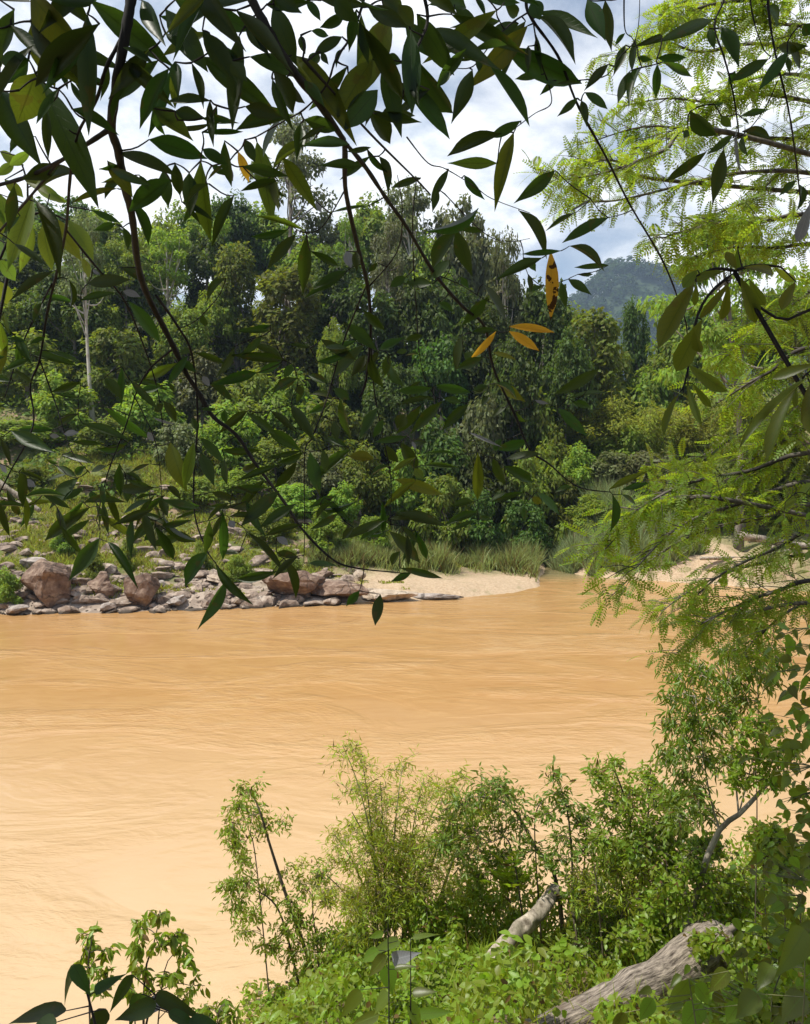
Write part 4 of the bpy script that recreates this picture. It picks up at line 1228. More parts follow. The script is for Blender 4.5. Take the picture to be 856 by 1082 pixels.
LEAVES += parse((642, 0), '''-10,0,20,220,70;75,140,30,190,25;120,165,95,300,45;75,190,20,330,50;145,285,70,410,40;95,300,40,430,50;130,240,190,250,40;210,270,205,415,45;210,245,335,245,42;235,262,350,325,45;440,85,240,160,60;
485,115,555,305,80;430,120,450,200,40;680,250,520,340,60;540,300,510,360,40;660,30,750,100,70;760,220,650,370,60;720,200,860,190,60;830,100,860,150,60;760,180,830,290,60;760,240,770,320,30;230,150,140,190,35;
350,470,450,590,90;480,490,520,540,50;560,490,680,465,35;570,555,700,570,55;420,640,240,775,55;490,630,440,870,75;575,570,575,655,40;530,570,430,650,40;340,550,320,585,40;p545,540,550,740,22;450,440,495,435,20;
570,500,600,520,30;800,760,725,830,40;810,780,830,870,40''')
LEAVES += parse((0, 200), '''180,460,320,470,35;370,400,540,375,70;340,470,500,440,45;290,380,320,510,35;390,90,510,140,35;490,145,390,175,40;520,160,550,250,45;545,475,690,650,75;515,330,630,400,50;p520,430,590,450,40;p390,340,420,360,20;
180,480,140,550,40;60,765,140,820,30;340,815,210,856,40;440,800,510,870,60;760,720,830,770,45;760,690,820,680,40;o0,560,30,720,50;190,625,130,650,25;110,640,30,630,25;680,830,590,856,35;150,50,270,310,85;60,230,190,310,35;230,345,45,485,75''')
LEAVES += parse((214, 200), '''360,170,210,210,40;395,190,270,330,60;o435,175,225,100,30;440,195,425,445,75;455,260,590,330,40;610,345,470,410,50;600,360,425,470,55;650,265,650,335,45;p610,260,625,330,55;p480,50,500,95,36;700,70,540,90,20;
100,375,0,460,55;0,530,10,585,40;600,565,740,690,75;680,510,770,600,50;680,660,540,790,70;690,700,625,800,55;710,700,750,850,60;790,700,765,790,50;740,690,860,630,60;790,740,830,830,60;860,370,790,410,50;
740,310,700,350,30;350,725,185,650,60;340,720,140,700,50;335,730,230,780,45;135,665,45,800,60;230,775,60,820,55;380,740,345,795,45;400,795,280,850,50;530,820,445,780,45;p0,790,30,830,36;30,820,110,856,50;400,830,420,870,40;820,690,870,680,30''')
LEAVES += parse((428, 200), '''140,0,115,100,40;310,80,125,215,60;220,160,340,180,35;215,165,290,370,85;215,180,95,330,90;190,300,100,380,60;115,400,0,400,60;480,90,620,260,70;660,260,490,275,32;580,290,375,395,60;860,120,660,215,65;695,240,860,310,65;
720,100,590,190,30;p785,40,690,100,12;860,320,720,330,30;s615,260,625,550,72;520,360,530,440,40;500,290,560,340,50;660,390,680,500,40;690,380,790,450,50;730,360,800,360,20;330,400,445,550,85;350,455,235,575,65;
w440,580,640,595,45;w440,600,570,680,50;w385,600,280,725,40;280,605,400,590,30;240,620,205,770,60;330,710,220,760,55;o370,690,475,715,28;250,690,300,740,60;820,760,640,870,60;75,615,0,635,40;60,700,0,690,30;130,830,270,856,50;
350,830,280,856,40;380,820,490,870,50;580,410,510,430,30;235,370,270,420,35;140,480,205,510,40;410,650,380,660,25''')
LEAVES += parse((642, 400), '''o5,470,180,390,40;60,470,175,440,35;20,490,35,650,55;60,490,130,530,30''')
LEAVES += parse((0, 400), '''45,220,245,320,75;225,215,60,215,40;440,120,640,265,50;350,190,560,270,60;540,270,405,315,45;260,320,390,350,40;430,275,290,265,30;330,150,230,200,45;340,15,215,60,40;330,80,240,70,25;440,0,515,75,60;240,370,320,410,40;
330,420,215,555,95;360,370,310,410,40;350,465,265,510,40;195,340,250,360,25;80,395,190,425,25;280,405,195,425,30;505,360,515,495,55;530,400,605,430,30;535,430,645,460,30;635,360,550,400,25;525,470,545,520,40;640,510,505,565,40;
650,550,465,625,50;635,490,570,505,20;660,600,560,685,40;655,490,580,640,35;690,585,805,715,55;770,665,635,705,50;720,650,830,690,55;650,640,610,690,35;o720,270,775,470,90;o820,270,775,470,60;690,520,850,540,50;
680,500,710,590,50;705,455,765,500,40;385,475,400,515,40;405,520,415,630,55;380,545,170,685,75;380,595,250,680,40;420,675,290,856,85;455,690,575,850,45;840,560,740,590,20;0,250,45,380,35;20,510,10,560,40;50,525,85,580,40;
680,35,580,60,45;690,95,750,180,50;690,110,650,140,40;720,20,740,60,25;810,170,840,220,40;p270,235,330,225,36;p210,240,250,245,26;p100,430,150,455,40;p625,225,650,265,36;p740,190,640,170,20;p0,360,30,400,30;450,370,380,390,40''')
LEAVES += parse((160, 400), '''245,600,225,740,55;240,730,125,870,85;o120,0,125,20,20;300,560,310,790,55;370,740,290,740,50;205,540,50,520,50;205,250,310,350,60;205,310,265,460,70;300,300,455,310,40;310,340,310,450,55;540,365,350,440,40;
460,355,370,400,40;490,460,310,470,40;255,480,370,515,45;480,425,360,560,45;540,475,375,620,75;610,530,450,640,60;630,620,480,655,40;405,650,570,800,55;620,750,510,856,45;530,735,615,750,40;510,820,370,856,50;
p330,600,350,630,40;p530,670,580,700,50;340,545,240,540,35;490,215,630,300,65;590,110,685,250,60;635,305,485,335,30;640,310,535,370,45;615,350,520,475,55;670,310,715,500,75;840,300,680,420,60;725,300,740,400,50;
640,25,610,105,40;620,0,500,50,50;760,100,660,150,40;770,85,670,50,40;800,80,830,270,60;770,180,790,270,50;830,290,730,240,40;260,20,345,90,50;380,5,260,20,30;310,130,310,190,35;210,130,275,130,25;170,165,190,225,40;
665,780,775,785,35;780,495,660,550,40;715,550,856,545,25;790,570,680,640,40;710,560,745,600,40;856,630,800,680,40''')
LEAVES += parse((320, 400), '''345,600,160,675,50;390,570,610,630,75;340,650,270,670,25;365,645,510,780,75;485,655,420,780,45;410,730,365,790,45;410,800,600,845,40;460,820,370,860,40;740,565,600,610,45;730,600,620,640,28;745,590,790,590,30;
o740,310,740,535,60;720,520,635,530,45;805,335,850,460,55;860,480,790,525,40;o390,425,600,490,65;415,270,490,390,65;345,280,400,360,65;o470,380,510,430,50;650,315,500,320,20;525,270,460,265,35;440,245,300,270,35;320,120,240,265,65;
430,150,400,210,70;500,110,400,240,55;590,95,455,240,65;700,110,590,210,55;710,60,560,30,50;780,30,720,70,50;795,80,750,110,50;520,30,515,110,40;670,100,590,85,40;o300,340,195,320,60;370,370,280,395,30;130,40,200,90,50;
p700,225,840,290,16;p460,265,480,300,22;840,255,800,305,35;500,10,440,80,40;340,170,300,250,40;840,120,800,165,30''')
LEAVES += parse((480, 400), '''210,370,345,440,60;370,320,210,330,50;315,260,165,300,60;300,480,150,520,35;350,480,455,570,55;295,540,300,610,35;o330,500,370,530,40;500,460,430,470,35;440,125,560,240,55;580,0,430,75,50;500,100,580,120,40;480,85,660,40,30;
p340,90,400,110,22;o180,20,300,100,60;220,120,160,170,30;260,140,295,190,35''')


r2 = np.random.default_rng(12)
for _ in range(34):          # the dense dark tangle at the top
    a, b = r2.uniform(-10, 560), r2.uniform(-45, 75) * (1 - 0.3 * r2.random())
    an, L_ = r2.uniform(0.3, 2.85), r2.uniform(42, 105)
    LEAVES.append(('d' if r2.random() < 0.85 else 'o', (a, b, a + L_ * math.cos(an), b + L_ * math.sin(an), L_ * r2.uniform(0.22, 0.32))))
LEAVES += [('d', q) for q in ((240, 612, 206, 665, 20), (250, 612, 290, 606, 13), (402, 628, 396, 660, 15), (380, 624, 366, 640, 12), (228, 596, 262, 640, 13), (300, 590, 318, 632, 14))]
for _ in range(50):
    a, b = r2.uniform(0, 460), r2.uniform(60, 230)
    an, L_ = r2.uniform(0.0, 3.14), r2.uniform(24, 55)
    LEAVES.append(('d' if r2.random() < 0.85 else 'o', (a, b, a + L_ * math.cos(an), b + L_ * math.sin(an), L_ * r2.uniform(0.22, 0.34))))


for _ in range(26):          # small sprays at mid height
    a, b = r2.uniform(-5, 450), r2.uniform(300, 585)
    for _k in range(3):
        an, L_ = r2.uniform(-0.3, 3.4), r2.uniform(24, 46)
        a2, b2 = a + r2.normal(0, 9), b + r2.normal(0, 9)
        LEAVES.append(('d' if r2.random() < 0.9 else 'o', (a2, b2, a2 + L_ * math.cos(an), b2 + L_ * math.sin(an), L_ * r2.uniform(0.22, 0.32))))


def dleaf(px, py):
    return float(1.15 + 1.25 * sstep(60, 430, py) + 0.5 * sstep(300, 640, px) - 0.0 * px)


BR = {  # bough: list of (polyline px, r0 px, r1 px)
    0: [([(150, -60), (140, -10), (135, 20), (128, 60), (122, 95), (118, 135), (125, 160), (133, 200), (140, 230), (146, 280), (155, 310), (170, 340), (185, 370), (197, 395), (210, 415), (225, 440), (250, 460), (270, 490), (300, 530), (320, 560), (350, 590), (375, 600), (420, 605)], 5.5, 0.7),
        ([(118, 135), (92, 152), (60, 172), (25, 188), (-20, 200)], 3.0, 1.8), ([(63, 170), (30, 210), (-10, 255)], 1.6, 1.2), ([(76, 168), (73, 200), (70, 240), (62, 280), (50, 330), (42, 380), (32, 408), (35, 450), (10, 500), (-5, 530)], 1.8, 0.7),
        ([(128, 42), (112, 72), (102, 105), (85, 135), (80, 150)], 2.2, 1.2), ([(70, 243), (100, 280), (130, 315), (150, 360), (166, 410), (172, 450)], 1.2, 0.5), ([(165, 312), (188, 345), (203, 375), (209, 440), (205, 500), (206, 545), (218, 580), (228, 595)], 1.5, 0.6),
        ([(185, 367), (160, 388), (146, 410), (133, 450), (114, 500), (102, 550)], 1.1, 0.5), ([(55, 300), (25, 360), (5, 420)], 1.0, 0.5), ([(42, 380), (60, 430), (75, 475), (95, 500)], 0.8, 0.4), ([(140, 415), (165, 470), (172, 540)], 0.7, 0.35)],
    1: [([(250, -50), (262, -10), (285, 35), (310, 75), (330, 100), (355, 135), (364, 155), (365, 200), (378, 260), (388, 300), (392, 345), (387, 400), (380, 420)], 5.0, 1.0),
        ([(362, 148), (385, 175), (410, 212), (430, 240), (460, 290), (490, 325), (512, 345), (522, 390), (545, 440), (560, 475), (580, 490), (610, 514), (645, 520)], 2.4, 0.6), ([(320, 62), (350, 95), (390, 140), (440, 190), (455, 206)], 1.6, 0.7),
        ([(390, -30), (383, 5), (370, 40), (355, 62), (345, 90), (322, 115), (300, 128), (270, 145)], 1.5, 0.7), ([(388, 300), (375, 330), (360, 370), (346, 420), (330, 462), (322, 480), (322, 560), (321, 595)], 1.0, 0.4),
        ([(392, 345), (394, 400), (402, 450), (413, 505), (412, 560)], 0.9, 0.4), ([(365, 200), (340, 240), (318, 245), (300, 230)], 0.8, 0.4), ([(388, 305), (420, 265), (425, 220), (420, 185)], 0.8, 0.5), ([(430, 145), (452, 172), (470, 178), (500, 196), (520, 210), (560, 225)], 0.7, 0.35),
        ([(470, 205), (510, 245), (535, 255), (560, 252)], 0.6, 0.3), ([(460, 290), (485, 300), (520, 320), (560, 330)], 0.6, 0.3), ([(440, 190), (436, 240), (440, 330), (446, 390), (460, 420)], 0.7, 0.35)],
    2: [([(560, -40), (556, 0), (562, 20), (590, 60), (610, 110), (640, 165), (665, 215), (700, 275), (718, 320), (726, 350), (727, 410)], 1.7, 0.6), ([(563, 20), (570, 60), (580, 90), (582, 110), (565, 120), (545, 135)], 0.9, 0.4), ([(440, -30), (452, 20), (436, 60), (428, 90)], 2.2, 0.6),
        ([(560, 12), (540, 25), (520, 45), (500, 70), (480, 72)], 1.0, 0.4), ([(660, -30), (660, 28), (668, 40), (674, 52)], 0.8, 0.4), ([(610, 85), (640, 80), (655, 60), (672, 40), (676, 0), (672, -20)], 0.6, 0.4)],
    3: [([(770, -30), (765, 0), (755, 27), (765, 60), (774, 95), (780, 135), (780, 145)], 1.2, 0.6), ([(812, -30), (812, 10), (820, 60), (832, 110), (840, 160), (846, 215)], 1.3, 0.7), ([(822, 85), (808, 115), (785, 142), (750, 158)], 0.7, 0.35), ([(790, -30), (795, 15), (806, 50), (815, 60)], 0.8, 0.5),
        ([(781, 142), (765, 150), (745, 160)], 0.5, 0.3)],
}
troot = np.array([-2.3, -1.0, tz(-2.3, -1.0) - 0.1])
tree = thing('overhanging_tree', troot, 'dark leafy tree whose boughs hang down over the river view from above', 'tree')
tops3 = {0: P(150, -60, 1.2), 1: P(250, -50, 1.25), 2: P(560, -40, 1.6), 3: P(790, -30, 2.0)}
mb = MB()
apex = np.array([-2.0, -0.6, H + 4.8])
mb.tube(curve3([troot, troot + [0.1, 0.1, 2.5], [-2.1, -0.8, H + 1.5], apex], 14), [0.22, 0.12], 10, True, 0.15)
part('trunk', mb, M['feather_bark'], tree)
# unseen leaf slab added as crown to shade the boughs, notched for the sapling
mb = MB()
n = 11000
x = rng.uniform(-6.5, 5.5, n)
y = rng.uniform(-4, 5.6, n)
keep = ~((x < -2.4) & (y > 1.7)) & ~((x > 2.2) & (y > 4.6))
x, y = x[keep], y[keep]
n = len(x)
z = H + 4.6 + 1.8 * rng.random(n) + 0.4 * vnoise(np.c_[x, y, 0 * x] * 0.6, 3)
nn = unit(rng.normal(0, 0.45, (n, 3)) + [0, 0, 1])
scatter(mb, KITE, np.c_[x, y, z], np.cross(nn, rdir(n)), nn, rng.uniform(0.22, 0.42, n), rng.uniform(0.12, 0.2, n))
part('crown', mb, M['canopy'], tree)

# attach every leaf to the nearest twig (or to a leaf already attached)
samp, sid, bough_curves = [], [], {}
for b, lst in BR.items():
    bough_curves[b] = []
    for pts, r0, r1 in lst:
        c = curve3(np.array(pts, float), max(14, len(pts) * 5))
        bough_curves[b].append((c, r0, r1))
        inside = c[(c[:, 1] > -30)]
        samp += [tuple(q) for q in inside]
        sid += [b] * len(inside)
samp, sid = np.array(samp), np.array(sid)
bases = np.array([q[1][:2] for q in LEAVES])
nl = len(bases)
best = np.linalg.norm(bases[:, None, :] - samp[None], axis=2)
bi = best.argmin(1)
bd = best.min(1)
src = samp[bi].copy()
own = sid[bi].copy()
done = np.zeros(nl, bool)
twigs = {b: [] for b in BR}
for _ in range(nl):
    i = int(np.argmin(np.where(done, 1e9, bd)))
    done[i] = True
    if bd[i] > 1.5:
        twigs[int(own[i])].append((src[i].copy(), bases[i].copy()))
    dd = np.linalg.norm(bases - bases[i], axis=1) + 2.0
    up = (dd < bd) & ~done
    bd[up], src[up], own[up] = dd[up], bases[i], own[i]

SPECIAL = {'p': ('pale', 'pale_leaf', 'pale grey leaf on the twigs, sky glint put into its colour'), 'w': ('withered', 'withered_leaf', 'yellow withered leaf'), 's': ('spotted', 'withered_leaf', 'yellow withered leaf with brown rot spots')}
for b, cs in bough_curves.items():
    mb = MB()
    for k, (c, r0, r1) in enumerate(cs):
        w = np.array([P(q[0], q[1], dleaf(q[0], max(q[1], 0))) for q in c])
        dd = np.array([dleaf(q[0], max(q[1], 0)) for q in c])
        rr = np.linspace(r0, r1, len(c)) * dd / FPX
        if k == 0:   # joins the limb out of the frame
            up = curve3([apex * [1, 1, 1] - [0, 0, 1.0 - 0.2 * b], (apex + w[0]) / 2 + [0, 0.25, 0.9], w[0]], 10)[:-1]
            w = np.concatenate([up, w])
            rr = np.concatenate([np.linspace(0.045, rr[0], len(up)), rr])
        rr = rr * (1 + 0.18 * vnoise(np.c_[np.arange(len(rr)) * 0.9, np.full(len(rr), k), np.full(len(rr), b)], 2))
        mb.tube(w, rr, 7, True, 0.1)
    for s, e in twigs[b]:
        d0, d1 = dleaf(s[0], max(s[1], 0)), dleaf(e[0], max(e[1], 0))
        m_ = (s + e) / 2 + rng.normal(0, 0.07, 2) * np.linalg.norm(e - s)
        w = curve3([P(s[0], s[1], d0), P(m_[0], m_[1], (d0 + d1) / 2), P(e[0], e[1], d1)], 6)
        mb.tube(w, [0.0018, 0.0011], 5, False)
    bo = part('bough', mb, M['twig'], tree)
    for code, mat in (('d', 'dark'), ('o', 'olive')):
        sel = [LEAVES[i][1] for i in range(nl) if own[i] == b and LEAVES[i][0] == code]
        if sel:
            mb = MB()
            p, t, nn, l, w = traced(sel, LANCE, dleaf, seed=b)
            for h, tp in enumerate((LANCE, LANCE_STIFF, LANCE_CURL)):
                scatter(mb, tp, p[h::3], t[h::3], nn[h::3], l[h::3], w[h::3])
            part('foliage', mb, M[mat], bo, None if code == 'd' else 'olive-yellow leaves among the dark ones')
    for i in range(nl):
        if own[i] == b and LEAVES[i][0] in SPECIAL:
            mat, nm, lb = SPECIAL[LEAVES[i][0]]
            mb = MB()
            scatter(mb, LANCE, *traced([LEAVES[i][1]], LANCE, lambda a, c: dleaf(a, c) * 0.985, seed=i))
            part(nm, mb, M[mat], bo, lb)


def leafy(name, label, cat, depth, stems, leaves, tpl, mat, stem_mat='twig', base=None, r=0.006, face=0.25, extra=None, group=None):
    """Plant from traced leaves: stems px polylines, leaves px tuples."""
    ms = MB()
    for pts in stems:
        w = curve3([P(a, b, depth) for a, b in pts], 12)
        if base is not None:
            w = np.concatenate([curve3([np.array(base), (np.array(base) + w[0]) / 2 + [0, 0, 0.1], w[0]], 6)[:-1], w])
        ms.tube(w, [r, r * 0.4], 6, False)
    S = np.concatenate([curve3(np.array(q, float), 20) for q in stems])
    for l in leaves:
        q = S[np.argmin(np.linalg.norm(S - np.array(l[:2]), axis=1))]
        if np.linalg.norm(q - np.array(l[:2])) > 1:
            ms.tube([P(q[0], q[1], depth), P(l[0], l[1], depth)], [r * 0.4, r * 0.25], 5, False)
    root = thing(name, base if base is not None else P(*stems[0][0], depth), label, cat, group)
    part('stem', ms, M[stem_mat], root)
    mb = MB()
    scatter(mb, tpl, *traced(leaves, tpl, lambda a, b: depth, seed=len(leaves), faceup=face))
    part('foliage', mb, M[mat], root)
    if extra:
        mb = MB()
        scatter(mb, tpl, *traced(extra, tpl, lambda a, b: depth * 0.98, seed=3, faceup=face))
        part('pale_leaf', mb, M['pale'], root, 'pale grey dry leaf')
    return root


def raw(tile, s):
    return [q[1] for q in parse(tile, s)]


gl = lambda x, y: (x, y, tz(x, y) - 0.05)
# sunlit saplings seen at the upper left
lit = raw((0, 200), '''140,30,30,320,100;140,150,90,350,60;0,300,70,385,80;0,390,30,490,90;180,150,215,340,80;200,110,345,290,100;290,130,400,290,90;350,290,380,370,50;0,20,50,180,80;-40,200,20,290,80;-30,60,10,200,70''')
lit += raw((0, 0), '''0,640,90,700,60;60,690,-10,740,50;100,740,200,810,60;20,760,100,830,60;150,780,260,850,60;40,700,130,640,50;210,820,280,856,40''')
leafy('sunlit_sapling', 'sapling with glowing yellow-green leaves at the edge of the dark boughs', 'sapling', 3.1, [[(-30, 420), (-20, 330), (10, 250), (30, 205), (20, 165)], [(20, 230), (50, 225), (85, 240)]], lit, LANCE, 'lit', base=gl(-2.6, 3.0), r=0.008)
# crenate broad-leaved sprig at the right edge
spr = raw((642, 200), '''500,345,350,380,50;370,390,215,630,112;520,390,395,540,45;400,550,290,770,110;365,590,385,700,60;340,740,490,860,72;560,370,640,560,82;600,380,660,500,60;510,400,490,565,55;545,340,505,265,50;550,250,550,350,40;
575,330,730,345,55;700,325,800,400,45;795,390,730,500,66;375,400,370,490,35;380,340,320,410,60''') + raw((642, 400), '''360,20,440,130,40;335,20,385,185,40;320,60,395,160,30;305,60,220,215,50''')
leafy('broad_leaf_sprig', 'branch tip with long wavy-edged olive leaves arching down before the bamboo', 'branch', 2.4, [[(880, 325), (856, 327), (828, 338), (800, 322), (782, 300), (776, 288)], [(776, 288), (750, 310), (735, 340), (727, 390), (722, 410)], [(776, 286), (755, 284), (735, 292)], [(776, 286), (800, 280), (825, 282)]],
      spr, OBOV, 'olive', base=gl(2.6, 2.0), r=0.007)
spr2 = raw((642, 400), '''856,-10,560,220,52;820,0,645,310,78;856,20,830,220,70;800,40,790,120,30;880,-60,700,-10,60''')
leafy('long_leaf_sprig', 'sprig of three long leaves, one with a silvery edge, hanging at the photo edge', 'branch', 2.2, [[(900, 380), (870, 385), (852, 395)]], spr2, OBOV, 'olive', base=gl(2.4, 1.6), r=0.006)
leafy('ribbed_leaf', 'single grey ribbed dead leaf hanging above the wavy-edged leaves', 'leaf', 2.3, [[(880, 200), (862, 208), (854, 214)]], raw((642, 200), '''856,60,805,225,62'''), OBOV, 'pale', base=gl(2.5, 1.8), r=0.004)

# feathery tree, trunk out of the frame
fb = np.array([6.4, 8.6, tz(6.4, 8.6) - 0.2])
ft = thing('feathery_tree', fb, 'tree with fine feathery sunlit leaflets reaching in over the river', 'tree')
mb = MB()
mb.tube(curve3([fb, fb + [0.1, 0, 3], [6.2, 8.2, 11.5], [6.0, 8.0, 15.5], [5.7, 7.8, 17]], 16), [0.2, 0.06], 9, True, 0.15)
part('trunk', mb, M['feather_bark'], ft)
UP = [[(880, 152), (800, 145), (740, 138), (680, 134), (625, 150)], [(880, 188), (790, 182), (720, 196), (650, 212), (600, 212)], [(880, 62), (800, 46), (740, 55), (695, 42), (660, 58)], [(880, 112), (810, 100), (760, 108), (705, 104), (660, 112)], [(880, 5), (800, 0), (740, 8), (705, 30)],
      [(880, 232), (800, 235), (745, 238), (700, 252)], [(880, -25), (780, -20), (720, 5)], [(880, 85), (830, 78), (790, 85), (770, 95)], [(880, 262), (820, 262), (770, 262), (730, 275)], [(700, 190), (650, 170), (610, 172)], [(760, 138), (700, 160), (640, 182), (592, 190)],
      [(880, 40), (820, 25), (770, 20)], [(880, 130), (840, 165), (800, 205), (760, 225)]]
LO = [[(880, 480), (790, 498), (730, 510), (690, 528), (655, 552)], [(880, 535), (800, 548), (740, 562), (690, 590), (648, 628)], [(880, 590), (800, 596), (740, 618), (700, 645)], [(880, 640), (800, 645), (755, 660), (715, 690)], [(880, 425), (800, 450), (745, 480), (705, 500)], [(880, 370), (810, 395), (760, 425)],
      [(880, 510), (790, 530), (720, 555), (672, 600)], [(880, 330), (820, 345), (770, 375)], [(880, 560), (820, 580), (765, 605), (725, 640)], [(780, 530), (720, 530), (675, 545), (640, 580)], [(880, 615), (820, 625), (780, 640), (740, 660)], [(880, 455), (820, 470), (770, 505)], [(890, 660), (850, 640), (815, 660), (790, 690)], [(890, 410), (850, 425), (815, 460)], [(890, 310), (840, 320), (800, 345)]]
for grp, dep, jit, stp in ((UP, 8.2, 1.5, 0.5), (LO, 7.6, 1.6, 0.72)):
    mbr, mbf = MB(), MB()
    for pts in grp:
        d0 = dep + rng.uniform(-jit, jit) * 0.5
        w = [P(a, b, d0 + rng.normal(0, 0.15)) for a, b in pts]
        st = np.array([6.1, 8.2, w[0][2] - 0.6])
        c = curve3([st] + w, 26)
        mbr.tube(c, [0.03, 0.005], 6, False)
        tot = len(c)
        for s in np.arange(5, tot, stp):
            i = int(s)
            b0 = c[min(i, tot - 1)]
            tang = unit(c[min(i + 1, tot - 1)] - c[max(i - 1, 0)])
            side = unit(np.cross(tang, [0, 0, 1])) * rng.choice([-1, 1])
            ln = rng.uniform(0.2, 0.6) * (1.1 - 0.5 * i / tot)
            e = b0 + unit(tang * 0.7 + side * rng.uniform(0.2, 1) + [0, 0, rng.uniform(-0.45, 0.55)]) * ln
            mbr.tube([b0, (b0 + e) / 2 + [0, 0, 0.02], e], [0.005, 0.002], 4, False)
            m = 5
            u = np.linspace(0.25, 1, m)[:, None]
            pos = b0 + (e - b0) * u
            t = unit(unit(e - b0) * 0.6 + rng.normal(0, 0.8, (m, 3)) + [0, 0, -0.45])
            nn = unit(rng.normal(0, 0.55, (m, 3)) + [0, 0, 1])
            L_ = rng.uniform(0.14, 0.30, m)
            scatter(mbf, FROND, pos, t, nn, L_, L_ * 1.15)
    br = part('branch', mbr, M['feather_bark'], ft)
    part('foliage', mbf, M['feather'], br)

# plants at the lower edge
plant('feathery_shrub', 'young shrub with drooping pointed leaflets at the lower corner before the water', 'shrub', 6.0,
      [([(150, 1100), (152, 1050), (162, 1000), (170, 966)], 0.012), ([(152, 1080), (172, 1035), (196, 1010)], 0.008), ([(152, 1080), (140, 1040), (142, 1010)], 0.008)],
      cl('168,968,12,26 150,982,12,26 188,985,12,26 142,1005,13,30 170,1000,14,34 198,1008,12,26 150,1028,14,34 182,1032,15,36 204,1042,11,24 160,1052,16,36 190,1062,14,30 135,1040,11,22'), 0.10, 0.034, 'shrub', spread=0.15, droop=1.1, per_twig=8, jitter=0.05)
plant('feathery_shrub', 'smaller young shrub with pointed leaflets beside the taller one at the lower corner', 'shrub', 5.8,
      [([(96, 1100), (94, 1040), (96, 1000), (98, 986)], 0.009)], cl('97,988,10,24 90,1002,11,26 108,1005,10,22 96,1025,12,26 112,1030,10,22 104,1050,12,24'), 0.09, 0.03, 'shrub', spread=0.12, droop=1.1, per_twig=8, jitter=0.05)
plant('feathery_shrub', 'low tuft of pointed leaflets at the very bottom below the water', 'shrub', 5.8,
      [([(225, 1105), (230, 1078), (238, 1062)], 0.008)], cl('238,1060,10,24 222,1066,11,26 240,1074,11,24 210,1074,10,22 228,1082,12,26'), 0.09, 0.03, 'shrub', spread=0.12, droop=0.9, per_twig=8, jitter=0.05)

leafy('dark_broad_plant', 'shaded dark plant with broad leaves in the lower corner', 'plant', 2.3, [[(110, 1120), (95, 1060), (84, 1020)], [(150, 1120), (155, 1080), (165, 1052)]],
      [(84, 1022, 58, 1064, 24), (78, 1020, 96, 1054, 20), (100, 1048, 132, 1028, 16), (70, 1068, 0, 1078, 24), (140, 1030, 112, 1074, 16), (165, 1060, 118, 1080, 26), (165, 1050, 215, 1078, 20), (178, 1070, 218, 1090, 17), (112, 1066, 92, 1098, 24), (60, 1080, 20, 1100, 30), (200, 1078, 250, 1100, 24), (150, 1050, 136, 1082, 22)],
      HEART, 'dark', base=gl(-0.9, 2.3), extra=[(172, 1054, 140, 1078, 20)])
leafy('large_leaf_seedling', 'seedling with large oval leaves, one pale grey, before the leafy mound', 'plant', 4.0, [[(411, 1100), (411, 1040), (410, 985), (411, 968)], [(434, 1100), (434, 1040), (434, 990)]],
      [(421, 994, 389, 1008, 15), (400, 1004, 378, 1018, 16), (408, 1020, 416, 1054, 24), (417, 1024, 442, 1019, 9), (436, 992, 464, 985, 9), (380, 1046, 360, 1078, 20), (400, 1072, 366, 1086, 16), (440, 1072, 482, 1068, 15), (436, 1050, 462, 1046, 14), (411, 1050, 392, 1072, 22), (430, 1062, 452, 1092, 24), (405, 985, 388, 992, 10), (408, 1010, 386, 1034, 18)],
      HEART, 'broad', base=gl(0.0, 4.1), extra=[(415, 1014, 441, 1008, 20)])
# broad-leaved creeper at the right edge
cr = []
for py in np.arange(660, 1090, 5.0):
    for _ in range(5 if py > 900 else 3):
        wdt = 26 + 36 * sstep(880, 1080, py) + 10 * math.sin(py * 0.05)
        px = 862 - abs(rng.normal(0, wdt))
        a = rng.uniform(0.2, 2.9)
        L_ = rng.uniform(9, 20)
        cr.append((px, py, px - L_ * math.cos(a), py + L_ * math.sin(a), L_ * rng.uniform(0.5, 0.75)))
BIG = [(728, 1035, 706, 1068, 27), (690, 1055, 674, 1082, 20), (740, 1060, 719, 1090, 30), (770, 1026, 746, 1050, 23), (850, 982, 824, 1034, 38), (800, 1050, 777, 1077, 30), (850, 1050, 822, 1082, 33), (735, 1040, 754, 1064, 22), (660, 1070, 645, 1093, 18), (815, 1020, 800, 1046, 24), (780, 1062, 764, 1084, 22)]
leafy('broad_leaf_creeper', 'curtain of broad-leaved creeper along the photo edge beside the water', 'creeper', 4.6, [[(880, 1110), (862, 1000), (868, 900), (858, 800), (866, 720), (850, 650)], [(820, 1110), (815, 1060), (835, 1000), (850, 930)], [(780, 1110), (770, 1080), (790, 1040)]], cr, HEART, 'broad', 'culm', base=gl(2.7, 4.7), r=0.006)
leafy('big_leaf_plant', 'plant with a few very large pale-green leaves below the big log', 'plant', 3.6, [[(740, 1120), (735, 1080), (728, 1035)], [(845, 1120), (850, 1050), (850, 985)]],
      BIG,
      HEART, 'broad', 'culm', base=gl(1.6, 3.4), r=0.006)
# sapling with bright trifoliate leaves at the right edge
leafy('bright_shoot', 'bright yellow-green shoot of few leaves in front of the driftwood', 'shoot', 5.2, [[(890, 560), (862, 530), (845, 520), (830, 530)]], raw((642, 400), '''870,440,800,492,44;806,495,748,525,26;800,510,735,552,30;870,560,840,600,40;745,580,708,610,26;870,730,830,765,40'''), MID, 'lit', base=gl(3.6, 5.2), r=0.006)

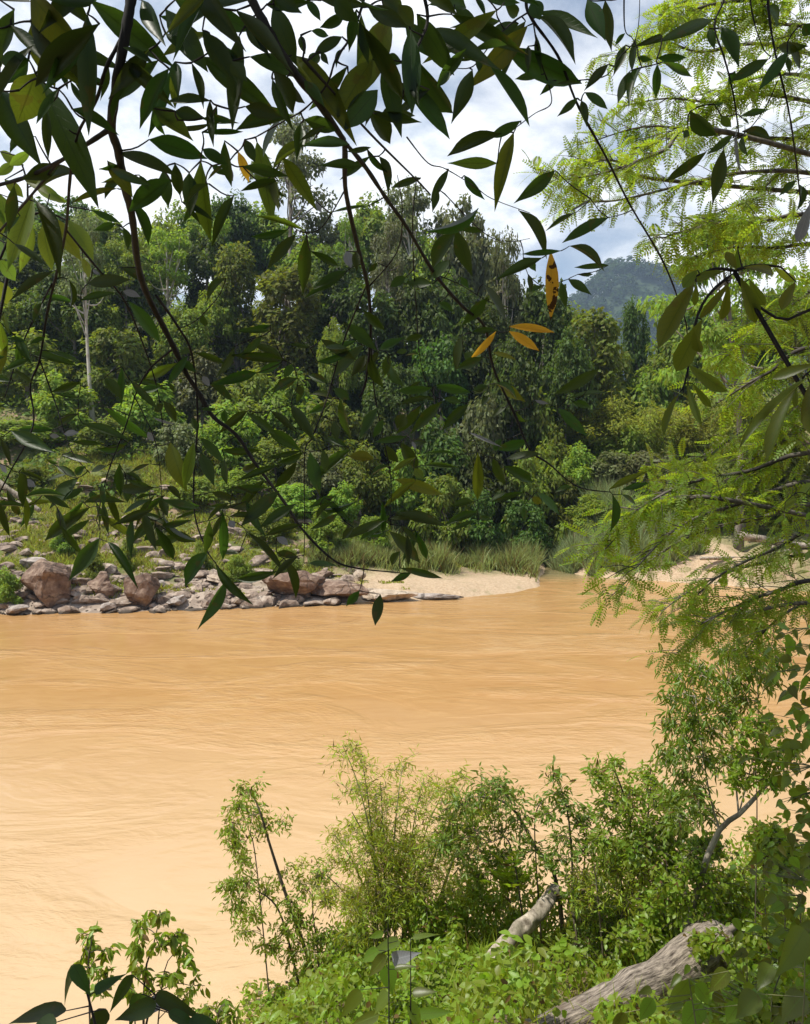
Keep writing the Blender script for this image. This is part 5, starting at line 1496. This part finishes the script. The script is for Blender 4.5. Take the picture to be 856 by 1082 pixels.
# ------------------------------------------------------------------ haze, light, sky, camera
m, nt, out = newmat('air')
pv = N(nt, 'ShaderNodeVolumePrincipled')
pv.inputs['Color'].default_value = (0.58, 0.76, 0.97, 1)
pv.inputs['Density'].default_value = 0.00019
pv.inputs['Anisotropy'].default_value = 0.25
nt.links.new(pv.outputs[0], out.inputs['Volume'])
mb = MB()
x0, x1, y0, y1, z0, z1 = -1450, 1650, -350, 2050, -8, 440
mb.add([(x0, y0, z0), (x1, y0, z0), (x1, y1, z0), (x0, y1, z0), (x0, y0, z1), (x1, y0, z1), (x1, y1, z1), (x0, y1, z1)],
       np.array([(0, 3, 2, 1), (4, 5, 6, 7), (0, 1, 5, 4), (1, 2, 6, 5), (2, 3, 7, 6), (3, 0, 4, 7)]))
tag(link('haze', mb.mesh('haze', m, False)), 'thin bluish air between the camera and the mountain', kind='stuff')

sun = bpy.data.lights.new('sun', 'SUN')
sun.energy = 4.6
sun.angle = math.radians(0.5)
sun.color = (1.0, 0.95, 0.86)
so = link('sun', sun)
so.rotation_euler = Vector(SUNV).to_track_quat('Z', 'Y').to_euler()

w = bpy.data.worlds.new('World')
sc.world = w
w.use_nodes = True
nt = w.node_tree
nt.nodes.clear()
wo = N(nt, 'ShaderNodeOutputWorld')
bg = N(nt, 'ShaderNodeBackground', i_Strength=0.1)
sky = N(nt, 'ShaderNodeTexSky', sky_type='NISHITA', sun_disc=False, sun_elevation=SUN_EL, sun_rotation=SUN_AZ, air_density=1.0, dust_density=1.0, ozone_density=1.5)
tc = N(nt, 'ShaderNodeTexCoord')
sp = N(nt, 'ShaderNodeSeparateXYZ')
nt.links.new(tc.outputs['Generated'], sp.inputs[0])
den = mathn(nt, 'ADD', mathn(nt, 'MAXIMUM', sp.outputs[2], 0.0), 0.32)
cb = N(nt, 'ShaderNodeCombineXYZ')
nt.links.new(mathn(nt, 'DIVIDE', sp.outputs[0], den), cb.inputs[0])
nt.links.new(mathn(nt, 'DIVIDE', sp.outputs[1], den), cb.inputs[1])
nz = N(nt, 'ShaderNodeTexNoise', i_Scale=1.9, i_Detail=9.0, i_Roughness=0.56, i_Distortion=0.3)
nt.links.new(cb.outputs[0], nz.inputs['Vector'])
nz2 = N(nt, 'ShaderNodeTexNoise', i_Scale=4.5, i_Detail=7.0, i_Roughness=0.6)
nt.links.new(cb.outputs[0], nz2.inputs['Vector'])
front = mathn(nt, 'MULTIPLY_ADD', sp.outputs[1], 0.10, 0.03)
mask = ramp(nt, mathn(nt, 'ADD', nz.outputs[0], front), [(0.45, (0, 0, 0)), (0.63, (1, 1, 1))])
cloud = ramp(nt, nz2.outputs[0], [(0.38, (5.0, 5.7, 6.8)), (0.57, (11.0, 11.0, 11.0))])
nt.links.new(mixc(nt, mathn(nt, 'MULTIPLY', mask, 0.94), sky.outputs[0], cloud), bg.inputs[0])
nt.links.new(bg.outputs[0], wo.inputs[0])

cam = bpy.data.cameras.new('camera')
cam.sensor_fit = 'VERTICAL'
cam.sensor_height = 36
cam.lens = 36 * FPX / 1082
cam.clip_start = 0.05
cam.clip_end = 6000
co = link('camera', cam, loc=CAM)
co.rotation_euler = (TH, 0, 0)
sc.camera = co

sc.view_settings.view_transform = 'Standard'
sc.view_settings.look = 'None'
sc.view_settings.exposure = 0.42
sc.view_settings.gamma = 1.0
sc.view_settings.use_curve_mapping = False
sc.render.engine = 'CYCLES'
cy = sc.cycles
cy.max_bounces = 7
cy.diffuse_bounces = 3
cy.glossy_bounces = 2
cy.transmission_bounces = 5
cy.volume_bounces = 0
cy.transparent_max_bounces = 4
cy.use_denoising = True
cy.denoiser = 'OPENIMAGEDENOISE'
cy.caustics_reflective = False
cy.caustics_refractive = False
